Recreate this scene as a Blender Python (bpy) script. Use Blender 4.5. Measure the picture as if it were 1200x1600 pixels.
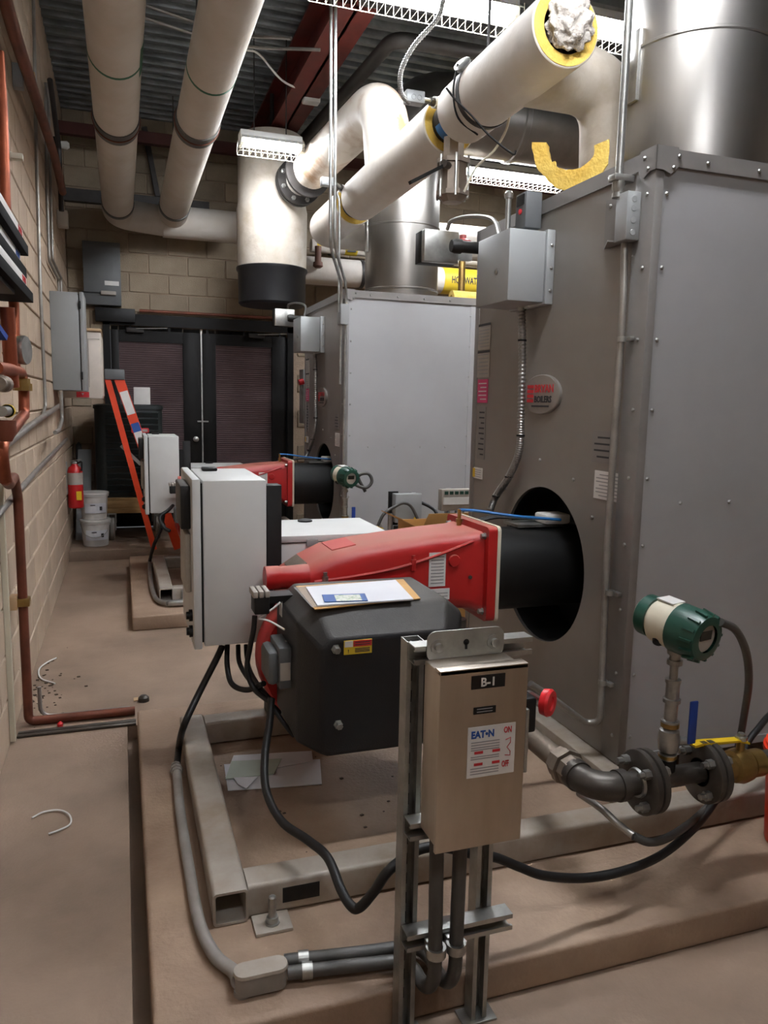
import bpy, bmesh, math, random
from mathutils import Vector, Matrix
random.seed(7)
for o in list(bpy.data.objects): bpy.data.objects.remove(o, do_unlink=True)
SC = bpy.context.scene
COL = SC.collection
R = math.radians

# ------------------------------------------------------------------ camera
FPX, CX, CY = 1190.0, 600.0, 800.0
YAW, PITCH, ROLL = R(19.0), R(8.0), R(-1.12)
EYE = Vector((0, 0, 1.5))
FWD = Vector((math.sin(YAW)*math.cos(PITCH), math.cos(YAW)*math.cos(PITCH), -math.sin(PITCH)))
_r0 = Vector((math.cos(YAW), -math.sin(YAW), 0)); _u0 = _r0.cross(FWD)
RGT = _r0*math.cos(ROLL) - _u0*math.sin(ROLL)
UPV = _r0*math.sin(ROLL) + _u0*math.cos(ROLL)
cam = bpy.data.cameras.new('camera'); cam.sensor_fit = 'VERTICAL'; cam.sensor_height = 36; cam.lens = FPX/1600*36
cam.clip_start = .05; cam.clip_end = 100
camo = bpy.data.objects.new('camera', cam); COL.objects.link(camo)
M = Matrix((RGT, UPV, -FWD)).transposed().to_4x4(); M.translation = EYE
camo.matrix_world = M
SC.camera = camo
# ------------------------------------------------------------------ world, exposure
w = bpy.data.worlds.new('world'); SC.world = w; w.use_nodes = True
w.node_tree.nodes['Background'].inputs[0].default_value = (.5, .52, .55, 1)
w.node_tree.nodes['Background'].inputs[1].default_value = .05
SC.view_settings.view_transform = 'Standard'; SC.view_settings.look = 'None'
SC.view_settings.gamma = 1; SC.view_settings.use_curve_mapping = False
SC.view_settings.exposure = 1.75
TUBE_POWER = 60.0

# ------------------------------------------------------------------ photo pixel -> place
def ray(px, py): return FWD + RGT*((px-CX)/FPX) - UPV*((py-CY)/FPX)
def PZ(px, py, z): d = ray(px, py); return EYE + d*((z-EYE.z)/d.z)
def PX(px, py, x): d = ray(px, py); return EYE + d*((x-EYE.x)/d.x)
def PY(px, py, y): d = ray(px, py); return EYE + d*((y-EYE.y)/d.y)
def V(*a): return Vector(a)

# ------------------------------------------------------------------ materials
def lin(c):
    if isinstance(c, str): c = tuple(int(c[i:i+2], 16)/255 for i in (0, 2, 4))
    return tuple((v/12.92 if v <= .04045 else ((v+.055)/1.055)**2.4) for v in c) + (1,)
MATS = {}
def mat(name, col, rough=.5, metal=0., col2=None, scale=4., spread=(.35, .7), bump=0., bscale=60., rand=0., aniso=0., stretch=None, coat=0., alpha=None, spec=None, detail=6., dust=None):
    m = bpy.data.materials.new(name); m.use_nodes = True; N = m.node_tree.nodes; L = m.node_tree.links
    b = N['Principled BSDF']; c1 = lin(col)
    b.inputs['Roughness'].default_value = rough; b.inputs['Metallic'].default_value = metal
    if spec is not None: b.inputs['Specular IOR Level'].default_value = spec
    if coat: b.inputs['Coat Weight'].default_value = coat; b.inputs['Coat Roughness'].default_value = .15
    if aniso: b.inputs['Anisotropic'].default_value = aniso
    if alpha is not None: b.inputs['Alpha'].default_value = alpha
    tc = N.new('ShaderNodeTexCoord'); mp = N.new('ShaderNodeMapping'); L.new(tc.outputs['Object'], mp.inputs[0])
    if stretch: mp.inputs['Scale'].default_value = stretch
    no = N.new('ShaderNodeTexNoise'); no.inputs['Scale'].default_value = scale; no.inputs['Detail'].default_value = detail
    no.inputs['Roughness'].default_value = .6; L.new(mp.outputs[0], no.inputs['Vector'])
    cr = N.new('ShaderNodeValToRGB'); cr.color_ramp.elements[0].position = spread[0]; cr.color_ramp.elements[1].position = spread[1]
    c2 = lin(col2) if col2 else tuple(v*.82 for v in c1[:3]) + (1,)
    cr.color_ramp.elements[0].color = c1; cr.color_ramp.elements[1].color = c2
    L.new(no.outputs['Fac'], cr.inputs[0]); out = cr.outputs[0]
    if rand:
        oi = N.new('ShaderNodeObjectInfo'); mr = N.new('ShaderNodeMapRange'); L.new(oi.outputs['Random'], mr.inputs[0])
        mr.inputs[3].default_value = 1-rand; mr.inputs[4].default_value = 1+rand*.5
        mx = N.new('ShaderNodeVectorMath'); mx.operation = 'SCALE'; L.new(out, mx.inputs[0]); L.new(mr.outputs[0], mx.inputs['Scale']); out = mx.outputs[0]
    if dust:
        ge = N.new('ShaderNodeNewGeometry'); sp = N.new('ShaderNodeSeparateXYZ'); L.new(ge.outputs['Normal'], sp.inputs[0])
        m2 = N.new('ShaderNodeMapRange'); L.new(sp.outputs['Z'], m2.inputs[0]); m2.inputs[1].default_value = .45; m2.inputs[2].default_value = 1.; m2.inputs[4].default_value = dust[1]
        mu = N.new('ShaderNodeMath'); mu.operation = 'MULTIPLY'; n3 = N.new('ShaderNodeTexNoise'); n3.inputs['Scale'].default_value = 9; L.new(tc.outputs['Object'], n3.inputs['Vector'])
        m3 = N.new('ShaderNodeMapRange'); L.new(n3.outputs['Fac'], m3.inputs[0]); m3.inputs[1].default_value = .2; m3.inputs[2].default_value = .6; m3.inputs[3].default_value = .55
        L.new(m2.outputs[0], mu.inputs[0]); L.new(m3.outputs[0], mu.inputs[1])
        mi = N.new('ShaderNodeMix'); mi.data_type = 'RGBA'; L.new(mu.outputs[0], mi.inputs[0]); L.new(out, mi.inputs[6]); mi.inputs[7].default_value = lin(dust[0]); out = mi.outputs[2]
        rr = N.new('ShaderNodeMapRange'); L.new(mu.outputs[0], rr.inputs[0]); rr.inputs[3].default_value = rough; rr.inputs[4].default_value = .85; L.new(rr.outputs[0], b.inputs['Roughness'])
    L.new(out, b.inputs['Base Color'])
    if bump:
        n2 = N.new('ShaderNodeTexNoise'); n2.inputs['Scale'].default_value = bscale; n2.inputs['Detail'].default_value = 4
        L.new(mp.outputs[0], n2.inputs['Vector']); bp = N.new('ShaderNodeBump'); bp.inputs['Strength'].default_value = bump
        bp.inputs['Distance'].default_value = .01; L.new(n2.outputs['Fac'], bp.inputs['Height']); L.new(bp.outputs[0], b.inputs['Normal'])
    MATS[name] = m; return m
def emis(name, col, strength):
    m = bpy.data.materials.new(name); m.use_nodes = True; N = m.node_tree.nodes; L = m.node_tree.links
    N.remove(N['Principled BSDF']); e = N.new('ShaderNodeEmission'); e.inputs[0].default_value = lin(col); e.inputs[1].default_value = strength
    L.new(e.outputs[0], N['Material Output'].inputs[0]); MATS[name] = m
mat('floor', '937d6b', .62, col2='726050', scale=1.6, bump=.15, bscale=90, detail=9)
mat('pad', 'a08873', .6, col2='765f4d', scale=2.1, bump=.25, bscale=70, detail=9)
mat('pad_edge', '6e5c4e', .9)
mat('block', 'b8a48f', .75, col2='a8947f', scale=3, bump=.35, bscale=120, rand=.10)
mat('mortar', 'a08c78', .9, bump=.3)
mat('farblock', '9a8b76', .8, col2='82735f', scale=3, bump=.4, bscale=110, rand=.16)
mat('deck', '84898c', .42, metal=.4, col2='5c6164', scale=5)
mat('redsteel', '6a1c10', .6, col2='45140d', scale=3)
mat('darksteel', '3a3634', .5, metal=.3, col2='2a2725')
mat('canvas', 'cfc9c1', .8, col2='c4bbae', scale=3.2, bump=.35, bscale=14)
mat('canvas_rough', 'c3bcb1', .85, col2='aa9d8b', scale=5, bump=.9, bscale=9)
mat('canvas_stain', 'd2cabe', .55, col2='96714c', scale=2.2, spread=(.46, .62), bump=.2, bscale=14)
mat('band', '5e5d5a', .5, metal=.2)
mat('greentape', '2f6b50', .6)
mat('black', '121212', .5, col2='191817', spec=.3)
mat('jetblack', '070707', .75, spec=.1)
mat('rubber', '151515', .5, col2='1e1c1b', spec=.35)
mat('blackplastic', '17171a', .45, col2='201f1f', spec=.35, scale=3, bump=.1, bscale=200, dust=('6b665f', .45))
mat('boiler', '8d8781', .40, metal=.35, col2='827c76', scale=2.2, spread=(.3, .75))
mat('boilerside', 'a3a3a4', .42, metal=.2, col2='9b9b9b', scale=2, spread=(.3, .75))
mat('boilertrim', '86827f', .42, metal=.35)
mat('stack', '9d9995', .34, metal=1., col2='8a8680', scale=3, stretch=(1, 1, .15), aniso=.6)
mat('duct', '8f8c88', .35, metal=.9, col2='77736f', scale=3)
mat('galv', 'b4b4b0', .36, metal=.85, col2='93938f', scale=14)
mat('stainless', 'cfc6ba', .40, metal=1., col2='b3a797', scale=6, stretch=(1, 1, .2), aniso=.5)
mat('conduit', 'a9a6a0', .4, metal=.7, col2='8d8a85', scale=8)
mat('flex', '9a9895', .35, metal=.85)
mat('pvc', '8b8681', .6, col2='78726c', scale=9)
mat('pvcdark', '3b3a38', .5, col2='4a4743', scale=9)
mat('red', 'b01f1f', .36, col2='a02020', scale=3, dust=('a2705f', .75))
mat('reddust', 'b04a40', .6, col2='a52a26', scale=4, spread=(.3, .75))
mat('redplastic', 'd8232a', .35); mat('reddull', '8f3a36', .5)
mat('cabinet', 'c3c3c0', .5, col2='b9b9b6', scale=2)
mat('cabgrey', '8f9191', .5, col2='858787', scale=2)
mat('cabdark', '5d5f60', .5, col2='525455')
mat('boxgrey', 'a7aaaa', .42, metal=.3, col2='9c9f9f', scale=2)
mat('label', 'd9d7d3', .5, col2='cbc8c4', scale=10)
mat('labelgrey', 'a49c92', .55, col2='968e85', scale=10)
mat('ink', '2a2a2e', .6)
mat('inkgrey', '8f8d8e', .6)
mat('inkblue', '1d4f9c', .5)
mat('inkred', 'c32a31', .5)
mat('pink', 'c8386a', .5)
mat('yellow', 'e2bd20', .45, col2='d2ab18')
mat('yellowlabel', 'd9bb30', .55)
mat('brass', 'a88a52', .35, metal=.85, col2='8a6f40', scale=12)
mat('iron', '55504b', .42, metal=.55, col2='46413c', scale=10)
mat('valvebody', '8a7d70', .5, metal=.5, col2='6f6357', scale=10)
mat('copper', 'a0573c', .42, metal=.75, col2='7c4230', scale=8)
mat('copperdark', '7a4432', .5, metal=.4, col2='5f3729', scale=8)
mat('skid', 'a29a90', .5, col2='857667', scale=5, bump=.08)
mat('skidin', '3a322b', .8)
mat('fiberglass', 'dcbd62', .9, col2='cda647', scale=12, bump=.7, bscale=60)
mat('wool', 'c9c2b9', .95, col2='aea59b', scale=24, bump=1., bscale=90)
mat('kraft', 'c79a5c', .7, col2='b98b4e', scale=6)
mat('paper', 'd9dade', .6, col2='cfd0d6', scale=4)
mat('papergreen', 'b9c6bb', .6)
mat('plasticbag', 'd8d4ce', .2, alpha=.35)
mat('cardbook', '2f5fa6', .4)
mat('cardpic', '9db394', .5, col2='d8d8cf', scale=60, spread=(.4, .55))
mat('transgreen', '1d4a3c', .35, col2='163a30')
mat('cream', 'd2cbb6', .5)
mat('screen', '20241f', .2)
mat('bluehandle', '1c3f8f', .4)
mat('bluetube', '1f6fb5', .35)
mat('orange', 'd9421c', .5, col2='c9370f', scale=5)
mat('bucketred', 'e23a1c', .42)
mat('bucketwhite', 'd7d3cd', .5)
mat('acgreen', '1b2322', .5, col2='141a1a')
mat('wood', 'b99764', .7, col2='9b7a4c', scale=3, stretch=(1, 12, 12))
mat('wheel', '8a857c', .6)
mat('doorblack', '0e0c0b', .5, col2='14110e', spec=.2)
mat('blind', 'a68e8e', .5, col2='8f7676', scale=3)
mat('glass', '4a4446', .08, alpha=.12, spec=.3)
mat('fixture', 'dcdcd8', .4)
mat('guard', 'efe6cc', .5)
mat('extred', 'b3191c', .35)
mat('whitecab', 'd0c4b8', .5)
mat('white', 'd6d3cd', .5)
mat('tan', 'c2a27c', .7)
mat('dirt', '4a3c31', .9)
mat('drain', '6d4a3c', .6)
emis('tube', 'f4f8ff', TUBE_POWER)

# ------------------------------------------------------------------ mesh builder
def frame(d):
    d = d.normalized(); a = Vector((0, 0, 1)) if abs(d.z) < .9 else Vector((1, 0, 0))
    u = d.cross(a).normalized(); return u, d.cross(u).normalized()
class MB:
    def __init__(s): s.v = []; s.f = []
    def add(s, vs, fs):
        n = len(s.v); s.v += [Vector(p) for p in vs]; s.f += [tuple(i+n for i in f) for f in fs]; return s
    def box(s, a, b, bev=0., seg=2):
        a = Vector(a); b = Vector(b); lo = Vector([min(a[i], b[i]) for i in range(3)]); hi = Vector([max(a[i], b[i]) for i in range(3)])
        bm = bmesh.new(); bmesh.ops.create_cube(bm, size=1)
        for v in bm.verts: v.co = Vector([(lo[i]+hi[i])/2 + v.co[i]*(hi[i]-lo[i]) for i in range(3)])
        if bev: bmesh.ops.bevel(bm, geom=bm.edges[:], offset=min(bev, .45*min(hi-lo)), segments=seg, affect='EDGES', profile=.5)
        s.bm(bm); return s
    def bm(s, bm):
        bm.verts.index_update(); s.add([v.co.copy() for v in bm.verts], [[v.index for v in f.verts] for f in bm.faces]); bm.free()
    def obox(s, c, ex, ey, ez, bev=0.):
        "box round centre c with half axes ex, ey, ez (vectors)"
        n = len(s.v); s.box((-1, -1, -1), (1, 1, 1))
        for i in range(n, len(s.v)): q = s.v[i]; s.v[i] = Vector(c) + ex*q.x + ey*q.y + ez*q.z
        return s
    def bar(s, p, q, w, h=None, up=(0, 0, 1)):
        p = Vector(p); q = Vector(q); d = (q-p); u = d.cross(Vector(up)).normalized(); t = u.cross(d).normalized()
        return s.obox((p+q)/2, d/2, u*w/2, t*(h or w)/2)
    def lathe(s, p, d, prof, n=24, cap=True):
        "prof: list of (distance along d, radius)"
        p = Vector(p); d = Vector(d).normalized(); u, t = frame(d); base = len(s.v); k = len(prof)
        for (h, r) in prof:
            for i in range(n):
                a = 2*math.pi*i/n; s.v.append(p + d*h + (u*math.cos(a) + t*math.sin(a))*r)
        for j in range(k-1):
            for i in range(n):
                a = base+j*n+i; b = base+j*n+(i+1) % n; s.f.append((a, b, b+n, a+n))
        if cap:
            s.f.append(tuple(base+i for i in range(n))[::-1]); s.f.append(tuple(base+(k-1)*n+i for i in range(n)))
        return s
    def cyl(s, p, q, r, n=20, r2=None):
        p = Vector(p); q = Vector(q); return s.lathe(p, q-p, [(0, r), ((q-p).length, r if r2 is None else r2)], n)
    def ring(s, p, d, ro, ri, h, n=32):
        p = Vector(p); return s.lathe(p, d, [(0, ri), (0, ro), (h, ro), (h, ri), (0, ri)], n, cap=False)
    def tube(s, pts, r, n=10, cap=True):
        pts = [Vector(p) for p in pts]; m = len(pts); base = len(s.v)
        rs = r if isinstance(r, (list, tuple)) else [r]*m
        d0 = (pts[1]-pts[0]).normalized(); u, t = frame(d0)
        for j in range(m):
            d = (pts[min(j+1, m-1)]-pts[max(j-1, 0)]).normalized()
            u = (u - d*u.dot(d)).normalized(); t = d.cross(u)
            for i in range(n):
                a = 2*math.pi*i/n; s.v.append(pts[j] + (u*math.cos(a) + t*math.sin(a))*rs[j])
        for j in range(m-1):
            for i in range(n):
                a = base+j*n+i; b = base+j*n+(i+1) % n; s.f.append((a, b, b+n, a+n))
        if cap:
            s.f.append(tuple(base+i for i in range(n))[::-1]); s.f.append(tuple(base+(m-1)*n+i for i in range(n)))
        return s
    def prism(s, poly, ext, bev=0.):
        "poly: 3d points of a planar polygon, ext: extrusion vector"
        poly = [Vector(p) for p in poly]; ext = Vector(ext); n = len(poly); b = len(s.v)
        s.v += poly + [p+ext for p in poly]
        s.f.append(tuple(range(b, b+n))[::-1]); s.f.append(tuple(range(b+n, b+2*n)))
        for i in range(n): j = (i+1) % n; s.f.append((b+i, b+j, b+n+j, b+n+i))
        return s
    def loft(s, secs, cap=True):
        b = len(s.v); n = len(secs[0])
        for q in secs: s.v += [Vector(p) for p in q]
        for k in range(len(secs)-1):
            for i in range(n): j = (i+1) % n; s.f.append((b+k*n+i, b+k*n+j, b+(k+1)*n+j, b+(k+1)*n+i))
        if cap: s.f.append(tuple(range(b, b+n))[::-1]); s.f.append(tuple(b+(len(secs)-1)*n+i for i in range(n)))
        return s
    def mesh(s, name, m, origin=(0, 0, 0), ang=38):
        me = bpy.data.meshes.new(name); o = Vector(origin)
        me.from_pydata([p-o for p in s.v], [], s.f); me.update()
        bm = bmesh.new(); bm.from_mesh(me); bmesh.ops.recalc_face_normals(bm, faces=bm.faces); bm.to_mesh(me); bm.free()
        me.materials.append(MATS[m]); me.shade_smooth(); me.set_sharp_from_angle(angle=R(ang)); return me
    def build(s, name, m, parent=None, label=None, kind=None, ang=38):
        o = Vector((0, 0, 0))
        if parent: o = rootloc(parent)
        ob = bpy.data.objects.new(name, s.mesh(name, m, o, ang)); COL.objects.link(ob)
        if parent: ob.parent = parent
        if label: ob['label'] = label
        if kind: ob['kind'] = kind
        return ob
def rootloc(o):
    l = Vector((0, 0, 0))
    while o: l += o.location; o = o.parent
    return l
def thing(name, label, cat, loc=(0, 0, 0), group=None):
    o = bpy.data.objects.new(name, None); COL.objects.link(o); o.location = loc; o.empty_display_size = .1
    o['label'] = label; o['category'] = cat
    if group: o['group'] = group
    return o
def tag(o, label, cat, group=None):
    o['label'] = label; o['category'] = cat
    if group: o['group'] = group
    return o
def struct(o, label=None):
    o['kind'] = 'structure'
    if label: o['label'] = label
    return o
def inst(name, me, loc, parent, rot=None, label=None):
    o = bpy.data.objects.new(name, me); COL.objects.link(o); o.location = Vector(loc) - (rootloc(parent) if parent else Vector())
    if parent: o.parent = parent
    if rot: o.rotation_euler = rot
    if label: o['label'] = label
    return o
def dup(root, delta, label=None, group=None, skip=()):
    def rec(o, par):
        c = o.copy(); COL.objects.link(c); c.parent = par
        for ch in list(o.children):
            if ch.name.split('.')[0] not in skip: rec(ch, c)
        return c
    c = rec(root, None); c.location = root.location + Vector(delta)
    if label: c['label'] = label
    if group: c['group'] = group
    return c
def textmesh(name, string, size, origin, right, up, m, parent=None, depth=.0006, align='LEFT', sx=1., bold=.022):
    cu = bpy.data.curves.new(name, 'FONT'); cu.body = string; cu.size = size; cu.extrude = depth; cu.align_x = align; cu.resolution_u = 2; cu.offset = size*bold
    tmp = bpy.data.objects.new(name+'_tmp', cu); COL.objects.link(tmp)
    dg = bpy.context.evaluated_depsgraph_get(); me = bpy.data.meshes.new_from_object(tmp.evaluated_get(dg))
    bpy.data.objects.remove(tmp, do_unlink=True)
    right = Vector(right).normalized(); up = Vector(up); up = (up - right*up.dot(right)).normalized(); nn = right.cross(up)
    o0 = Vector(origin) - (rootloc(parent) if parent else Vector())
    for v in me.vertices: q = v.co.copy(); v.co = o0 + right*q.x*sx + up*q.y + nn*q.z
    me.materials.clear(); me.materials.append(MATS[m]); me.name = name
    ob = bpy.data.objects.new(name, me); COL.objects.link(ob)
    if parent: ob.parent = parent
    return ob
def spline(pts, k=6):
    "Catmull-Rom through the points"
    p = [Vector(q) for q in pts]; p = [p[0]*2-p[1]] + p + [p[-1]*2-p[-2]]; out = []
    for i in range(1, len(p)-2):
        a, b, c, d = p[i-1:i+3]
        for j in range(k):
            t = j/k; out.append(.5*((2*b) + (c-a)*t + (2*a-5*b+4*c-d)*t*t + (3*b-a-3*c+d)*t**3))
    return out + [p[-2]]
def fillet(pts, r, k=5):
    "polyline with rounded corners"
    p = [Vector(q) for q in pts]; out = [p[0]]
    for i in range(1, len(p)-1):
        a, b, c = p[i-1], p[i], p[i+1]; d1 = (a-b); d2 = (c-b); rr = min(r, d1.length*.48, d2.length*.48)
        s1 = b + d1.normalized()*rr; s2 = b + d2.normalized()*rr
        for j in range(k+1): t = j/k; out.append(s1*(1-t)**2 + b*2*t*(1-t) + s2*t*t)
    return out + [p[-1]]
def rect(c, u, v, hu, hv, r, n=4):
    "rounded rectangle outline in the plane u, v"
    c, u, v = Vector(c), Vector(u), Vector(v); out = []
    for (sx, sy, a0) in ((1, 1, 0), (-1, 1, 90), (-1, -1, 180), (1, -1, 270)):
        for i in range(n+1):
            a = R(a0 + 90*i/n); out.append(c + u*(sx*(hu-r)+r*math.cos(a)) + v*(sy*(hv-r)+r*math.sin(a)))
    return out

# ================================================================== the room
XW, YF, ZC, ZP = -.5, 8.8, 4.4, .10       # left wall face, far wall face, ceiling, pad height
XR, YB = 6.5, -3.0
b = MB().box((XW-.2, YB, -.16), (XR, YF+.2, -.07))
b.box((XW-.2, YB, -.08), (-.014, 3.57, 0)); b.box((.03, YB, -.08), (XR, 3.57, 0)); b.box((-.02, YB, -.08), (.04, 1.45, -.001))
b.box((XW-.2, 3.56, -.08), (XR, YF+.2, 0))
struct(b.build('floor', 'floor'))
struct(MB().box((XW, 7.5, -.01), (3.2, YF, ZP), .008).build('floor_slab', 'floor'), 'raised concrete slab in front of the black doors')
o = struct(MB().box((XW+.02, 3.555, 0), (.025, 3.58, .012), .003).box((XW+.02, 3.60, 0), (.025, 3.625, .006), .002).build('trim_1', 'iron'), 'thin steel edging strip across the aisle floor')

# left wall: backing and one object for each block
wl = struct(MB().box((XW-.2, YB, 0), (XW-.012, YF+.2, ZC+.3)).build('wall_left', 'mortar'))
BL, BH, J = .406, .203, .010
blk = MB().box((-.045, 0, 0), (0, BL-J, BH-J), .006, 1).mesh('block', 'block')
blkh = MB().box((-.045, 0, 0), (0, BL/2-J, BH-J), .006, 1).mesh('block_half', 'block')
far_stuff = MB()
for r in range(22):
    z = r*BH + .004; y = YF - (BL/2 if r % 2 else 0)
    if r % 2: inst('block', blkh, (XW, YF-BL/2+J/2, z), wl)
    while y > YB:
        y -= BL
        if y > 3.15 or (r > 3 and r < 20 and y > 2.9): inst('block', blk, (XW, y+J/2, z), wl)
        else: far_stuff.box((XW-.045, y+J/2, z), (XW, y+BL-J/2, z+BH-J))
far_stuff.build('block_rows', 'block', wl, kind='stuff')
# far wall with the door opening
DX0, DX1, DZ1 = -.165, 1.885, 2.36
b = MB().box((XW-.2, YF+.012, DZ1), (XR, YF+.2, ZC+.3)).box((XW-.2, YF+.012, 0), (DX0, YF+.2, DZ1)).box((DX1, YF+.012, 0), (XR, YF+.2, DZ1))
wf = struct(b.build('wall_far', 'mortar'))
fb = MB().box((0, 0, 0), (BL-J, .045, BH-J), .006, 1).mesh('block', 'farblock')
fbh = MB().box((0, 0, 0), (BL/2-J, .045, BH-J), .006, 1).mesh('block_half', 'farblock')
for r in range(22):
    z = r*BH + .004; x = XW - (BL/2 if r % 2 else 0)
    while x < 4.6:
        x0, x1 = x, x+BL
        if z+BH > DZ1 or x1 <= DX0+.05 or x0 >= DX1-.02:
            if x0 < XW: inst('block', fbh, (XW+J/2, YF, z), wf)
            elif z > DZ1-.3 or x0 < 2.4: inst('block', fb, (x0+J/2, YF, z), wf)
        x += BL
struct(MB().box((XR, YB, 0), (XR+.2, YF+.2, ZC+.3)).build('wall_right', 'mortar'))
struct(MB().box((XW-.2, YB-.2, 0), (XR+.2, YB, ZC+.3)).build('wall_back', 'mortar'))
# roof deck: ribs run across the room
b = MB(); prof = []; y = YB-.1
while y < YF+.2:
    prof += [(y, ZC), (y+.052, ZC), (y+.066, ZC+.045), (y+.136, ZC+.045)]; y += .15
n = len(prof)
for (yy, zz) in prof: b.v += [V(XW-.2, yy, zz), V(XR+.2, yy, zz)]
for i in range(n-1): b.f.append((2*i, 2*i+1, 2*i+3, 2*i+2))
struct(b.build('ceiling', 'deck', ang=20)); 
struct(MB().box((XW-.2, YB-.2, ZC+.06), (XR+.2, YF+.2, ZC+.2)).build('trim_2', 'darksteel'), 'roof build-up above the ribbed deck')

# double door
d = struct(thing('door_1', 'black double door with dark blinds behind glass', 'door', (.86, YF, ZP))); del d['category']
b = MB()
b.box((DX0, YF-.03, ZP), (DX0+.07, YF+.12, DZ1)).box((DX1-.07, YF-.03, ZP), (DX1, YF+.12, DZ1)).box((DX0, YF-.03, DZ1-.07), (DX1, YF+.12, DZ1+.05)); b.build('frame', 'doorblack', d)
for (x0, x1, g0, g1) in ((DX0+.075, .845, -.01, .655), (.862, DX1-.075, 1.01, 1.64)):
    z0, z1, gz0, gz1 = ZP+.01, DZ1-.075, .55, 2.125
    b = MB().box((x0, YF, z0), (g0, YF+.045, z1), .004).box((g1, YF, z0), (x1, YF+.045, z1), .004).box((g0, YF, gz1), (g1, YF+.045, z1)).box((g0, YF, z0), (g1, YF+.045, gz0))
    leaf = b.build('door_leaf', 'doorblack', d)
    MB().box((g0, YF+.012, gz0), (g1, YF+.016, gz1)).build('pane', 'glass', leaf)
    b = MB(); z = gz0+.01; zz = V(0, -.008, .0)
    while z < gz1-.01:
        b.obox(((g0+g1)/2, YF+.036, z), V((g1-g0)/2, 0, 0), V(0, .010, -.009), V(0, .0006, .0007)); z += .0235
    b.build('blind_slats', 'blind', leaf, kind='stuff')
    MB().box((g0, YF+.05, gz0), (g1, YF+.055, gz1)).build('blind_backing', 'blind', leaf)
    cx = x1-.32 if x0 > .5 else x0+.28
    cl = MB().box((cx-.12, YF-.055, z1-.07), (cx+.06, YF, z1-.02), .008).build('door_closer', 'darksteel', leaf)
    MB().bar((cx-.02, YF-.06, z1-.03), (cx+.30, YF-.12, z1-.015), .016, .008).build('closer_arm', 'galv', cl)
MB().box((.846, YF-.006, ZP+.02), (.861, YF+.02, DZ1-.09)).build('daylight_stand_in', 'galv', d)  # pale metal strip standing in for daylight showing between the leaves
hb = MB().lathe((.78, YF, 1.08), (0, -1, 0), [(0, .03), (.012, .03), (.014, .012), (.04, .012), (.045, .028), (.065, .028), (.07, .02)], 16).build('knob', 'galv', d)
MB().box((.80, YF-.012, 1.27), (.92, YF, 1.285)).build('latch_bar', 'galv', d)

# ------------------------------------------------------------------ roof steel
b = MB(); x0, x1 = 1.36, 1.62
for (z0, z1, a, c) in ((4.0, 4.02, 0, 1), (4.34, 4.36, 0, 1), (4.0, 4.36, .46, .54)):
    b.box((x0+(x1-x0)*a, 5.05, z0), (x0+(x1-x0)*c, YF, z1))
tag(b.build('steel_beam', 'redsteel'), 'red painted steel roof beam running away under the deck', 'beam')
b = MB().box((XW, 8.25, 4.0), (XR, 8.33, 4.03)).box((XW, 8.285, 4.0), (XR, 8.295, 4.12))
mat('rustred', '4a1d16', .7); tag(b.build('angle_iron', 'rustred'), 'thin red steel angle crossing the room near the far wall', 'beam')
b = MB().bar((.30, 8.74, 4.3), (.42, 8.75, 3.63), .05); tag(b.build('brace', 'darksteel'), 'dark diagonal brace on the far wall between the white pipes', 'brace')
tag(MB().box((XW, 8.72, 3.50), (.95, 8.80, 3.62)).build('steel_rail', 'darksteel'), 'dark steel rail across the far wall behind the white pipes', 'rail')

# ------------------------------------------------------------------ fluorescent fixtures
def fixture(x, y, z, label, L=1.22):
    t = thing('fluorescent_light', label, 'light', (x, y, z), 'fluorescent strip lights')
    MB().box((x, y-.075, z+.03), (x+L, y+.075, z+.075), .006).build('housing', 'fixture', t)
    b = MB().prism([(x, y-.075, z+.034), (x, y-.125, z+.0), (x, y-.122, z-.003), (x, y-.07, z+.03)], (L, 0, 0)).prism([(x, y+.075, z+.034), (x, y+.125, z+.0), (x, y+.122, z-.003), (x, y+.07, z+.03)], (L, 0, 0)); b.build('reflector', 'fixture', t)
    for dy in (-.048, .048): MB().cyl((x+.03, y+dy, z-.002), (x+L-.03, y+dy, z-.002), .019, 10).build('lamp_tube', 'tube', t)
    for xx in (x, x+L-.03): MB().box((xx, y-.08, z-.03), (xx+.03, y+.08, z+.03), .004).build('lamp_holder', 'fixture', t)
    g = MB()
    for yy in (-.13, 0, .13): g.tube([(x, y+yy, z-.065), (x+L, y+yy, z-.065)], .0018, 5)
    k = 0; nb = round(L/.05)
    while k <= nb:
        xx = x + L*k/nb; g.tube([(xx, y-.13, z+.02), (xx, y-.13, z-.065), (xx, y+.13, z-.065), (xx, y+.13, z+.02)], .0014, 4); k += 1
    g.build('wire_guard', 'guard', t)
    for xx in (x+.12, x+L-.12): MB().tube([(xx, y, z+.07), (xx, y, ZC+.01)], .005, 6).build('hanger_rod', 'darksteel', t)
    return t
fixture(.95, 6.5, 3.57, 'lit fluorescent strip light in front of the thick white tank', .5)
fixture(3.0, 6.9, 3.70, 'lit fluorescent strip light low behind the bronze valve and yellow insulation')
fixture(1.05, 4.4, 3.80, 'lit fluorescent strip light at the top edge, crossed by flexible metal conduit')
fixture(2.62, 4.4, 3.84, 'lit fluorescent strip light beside the near steel flue')
fixture(.75, 1.85, 3.75, 'fluorescent strip light overhead near the stainless switch box')
fixture(-.25, -.65, 3.75, 'fluorescent strip light over the entrance end of the aisle')

# ------------------------------------------------------------------ pads
def pad(y0, y1, label):
    b = MB().box((.03, y0, 0), (4.2, y1, ZP), .012, 3)
    o = b.build('equipment_pad', 'pad'); return tag(o, label, 'pad', 'concrete equipment pads')
pad(1.56, 3.49, 'near concrete housekeeping pad under the big red burner')
pad(5.09, 7.15, 'far concrete housekeeping pad beside the orange ladder')

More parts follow.
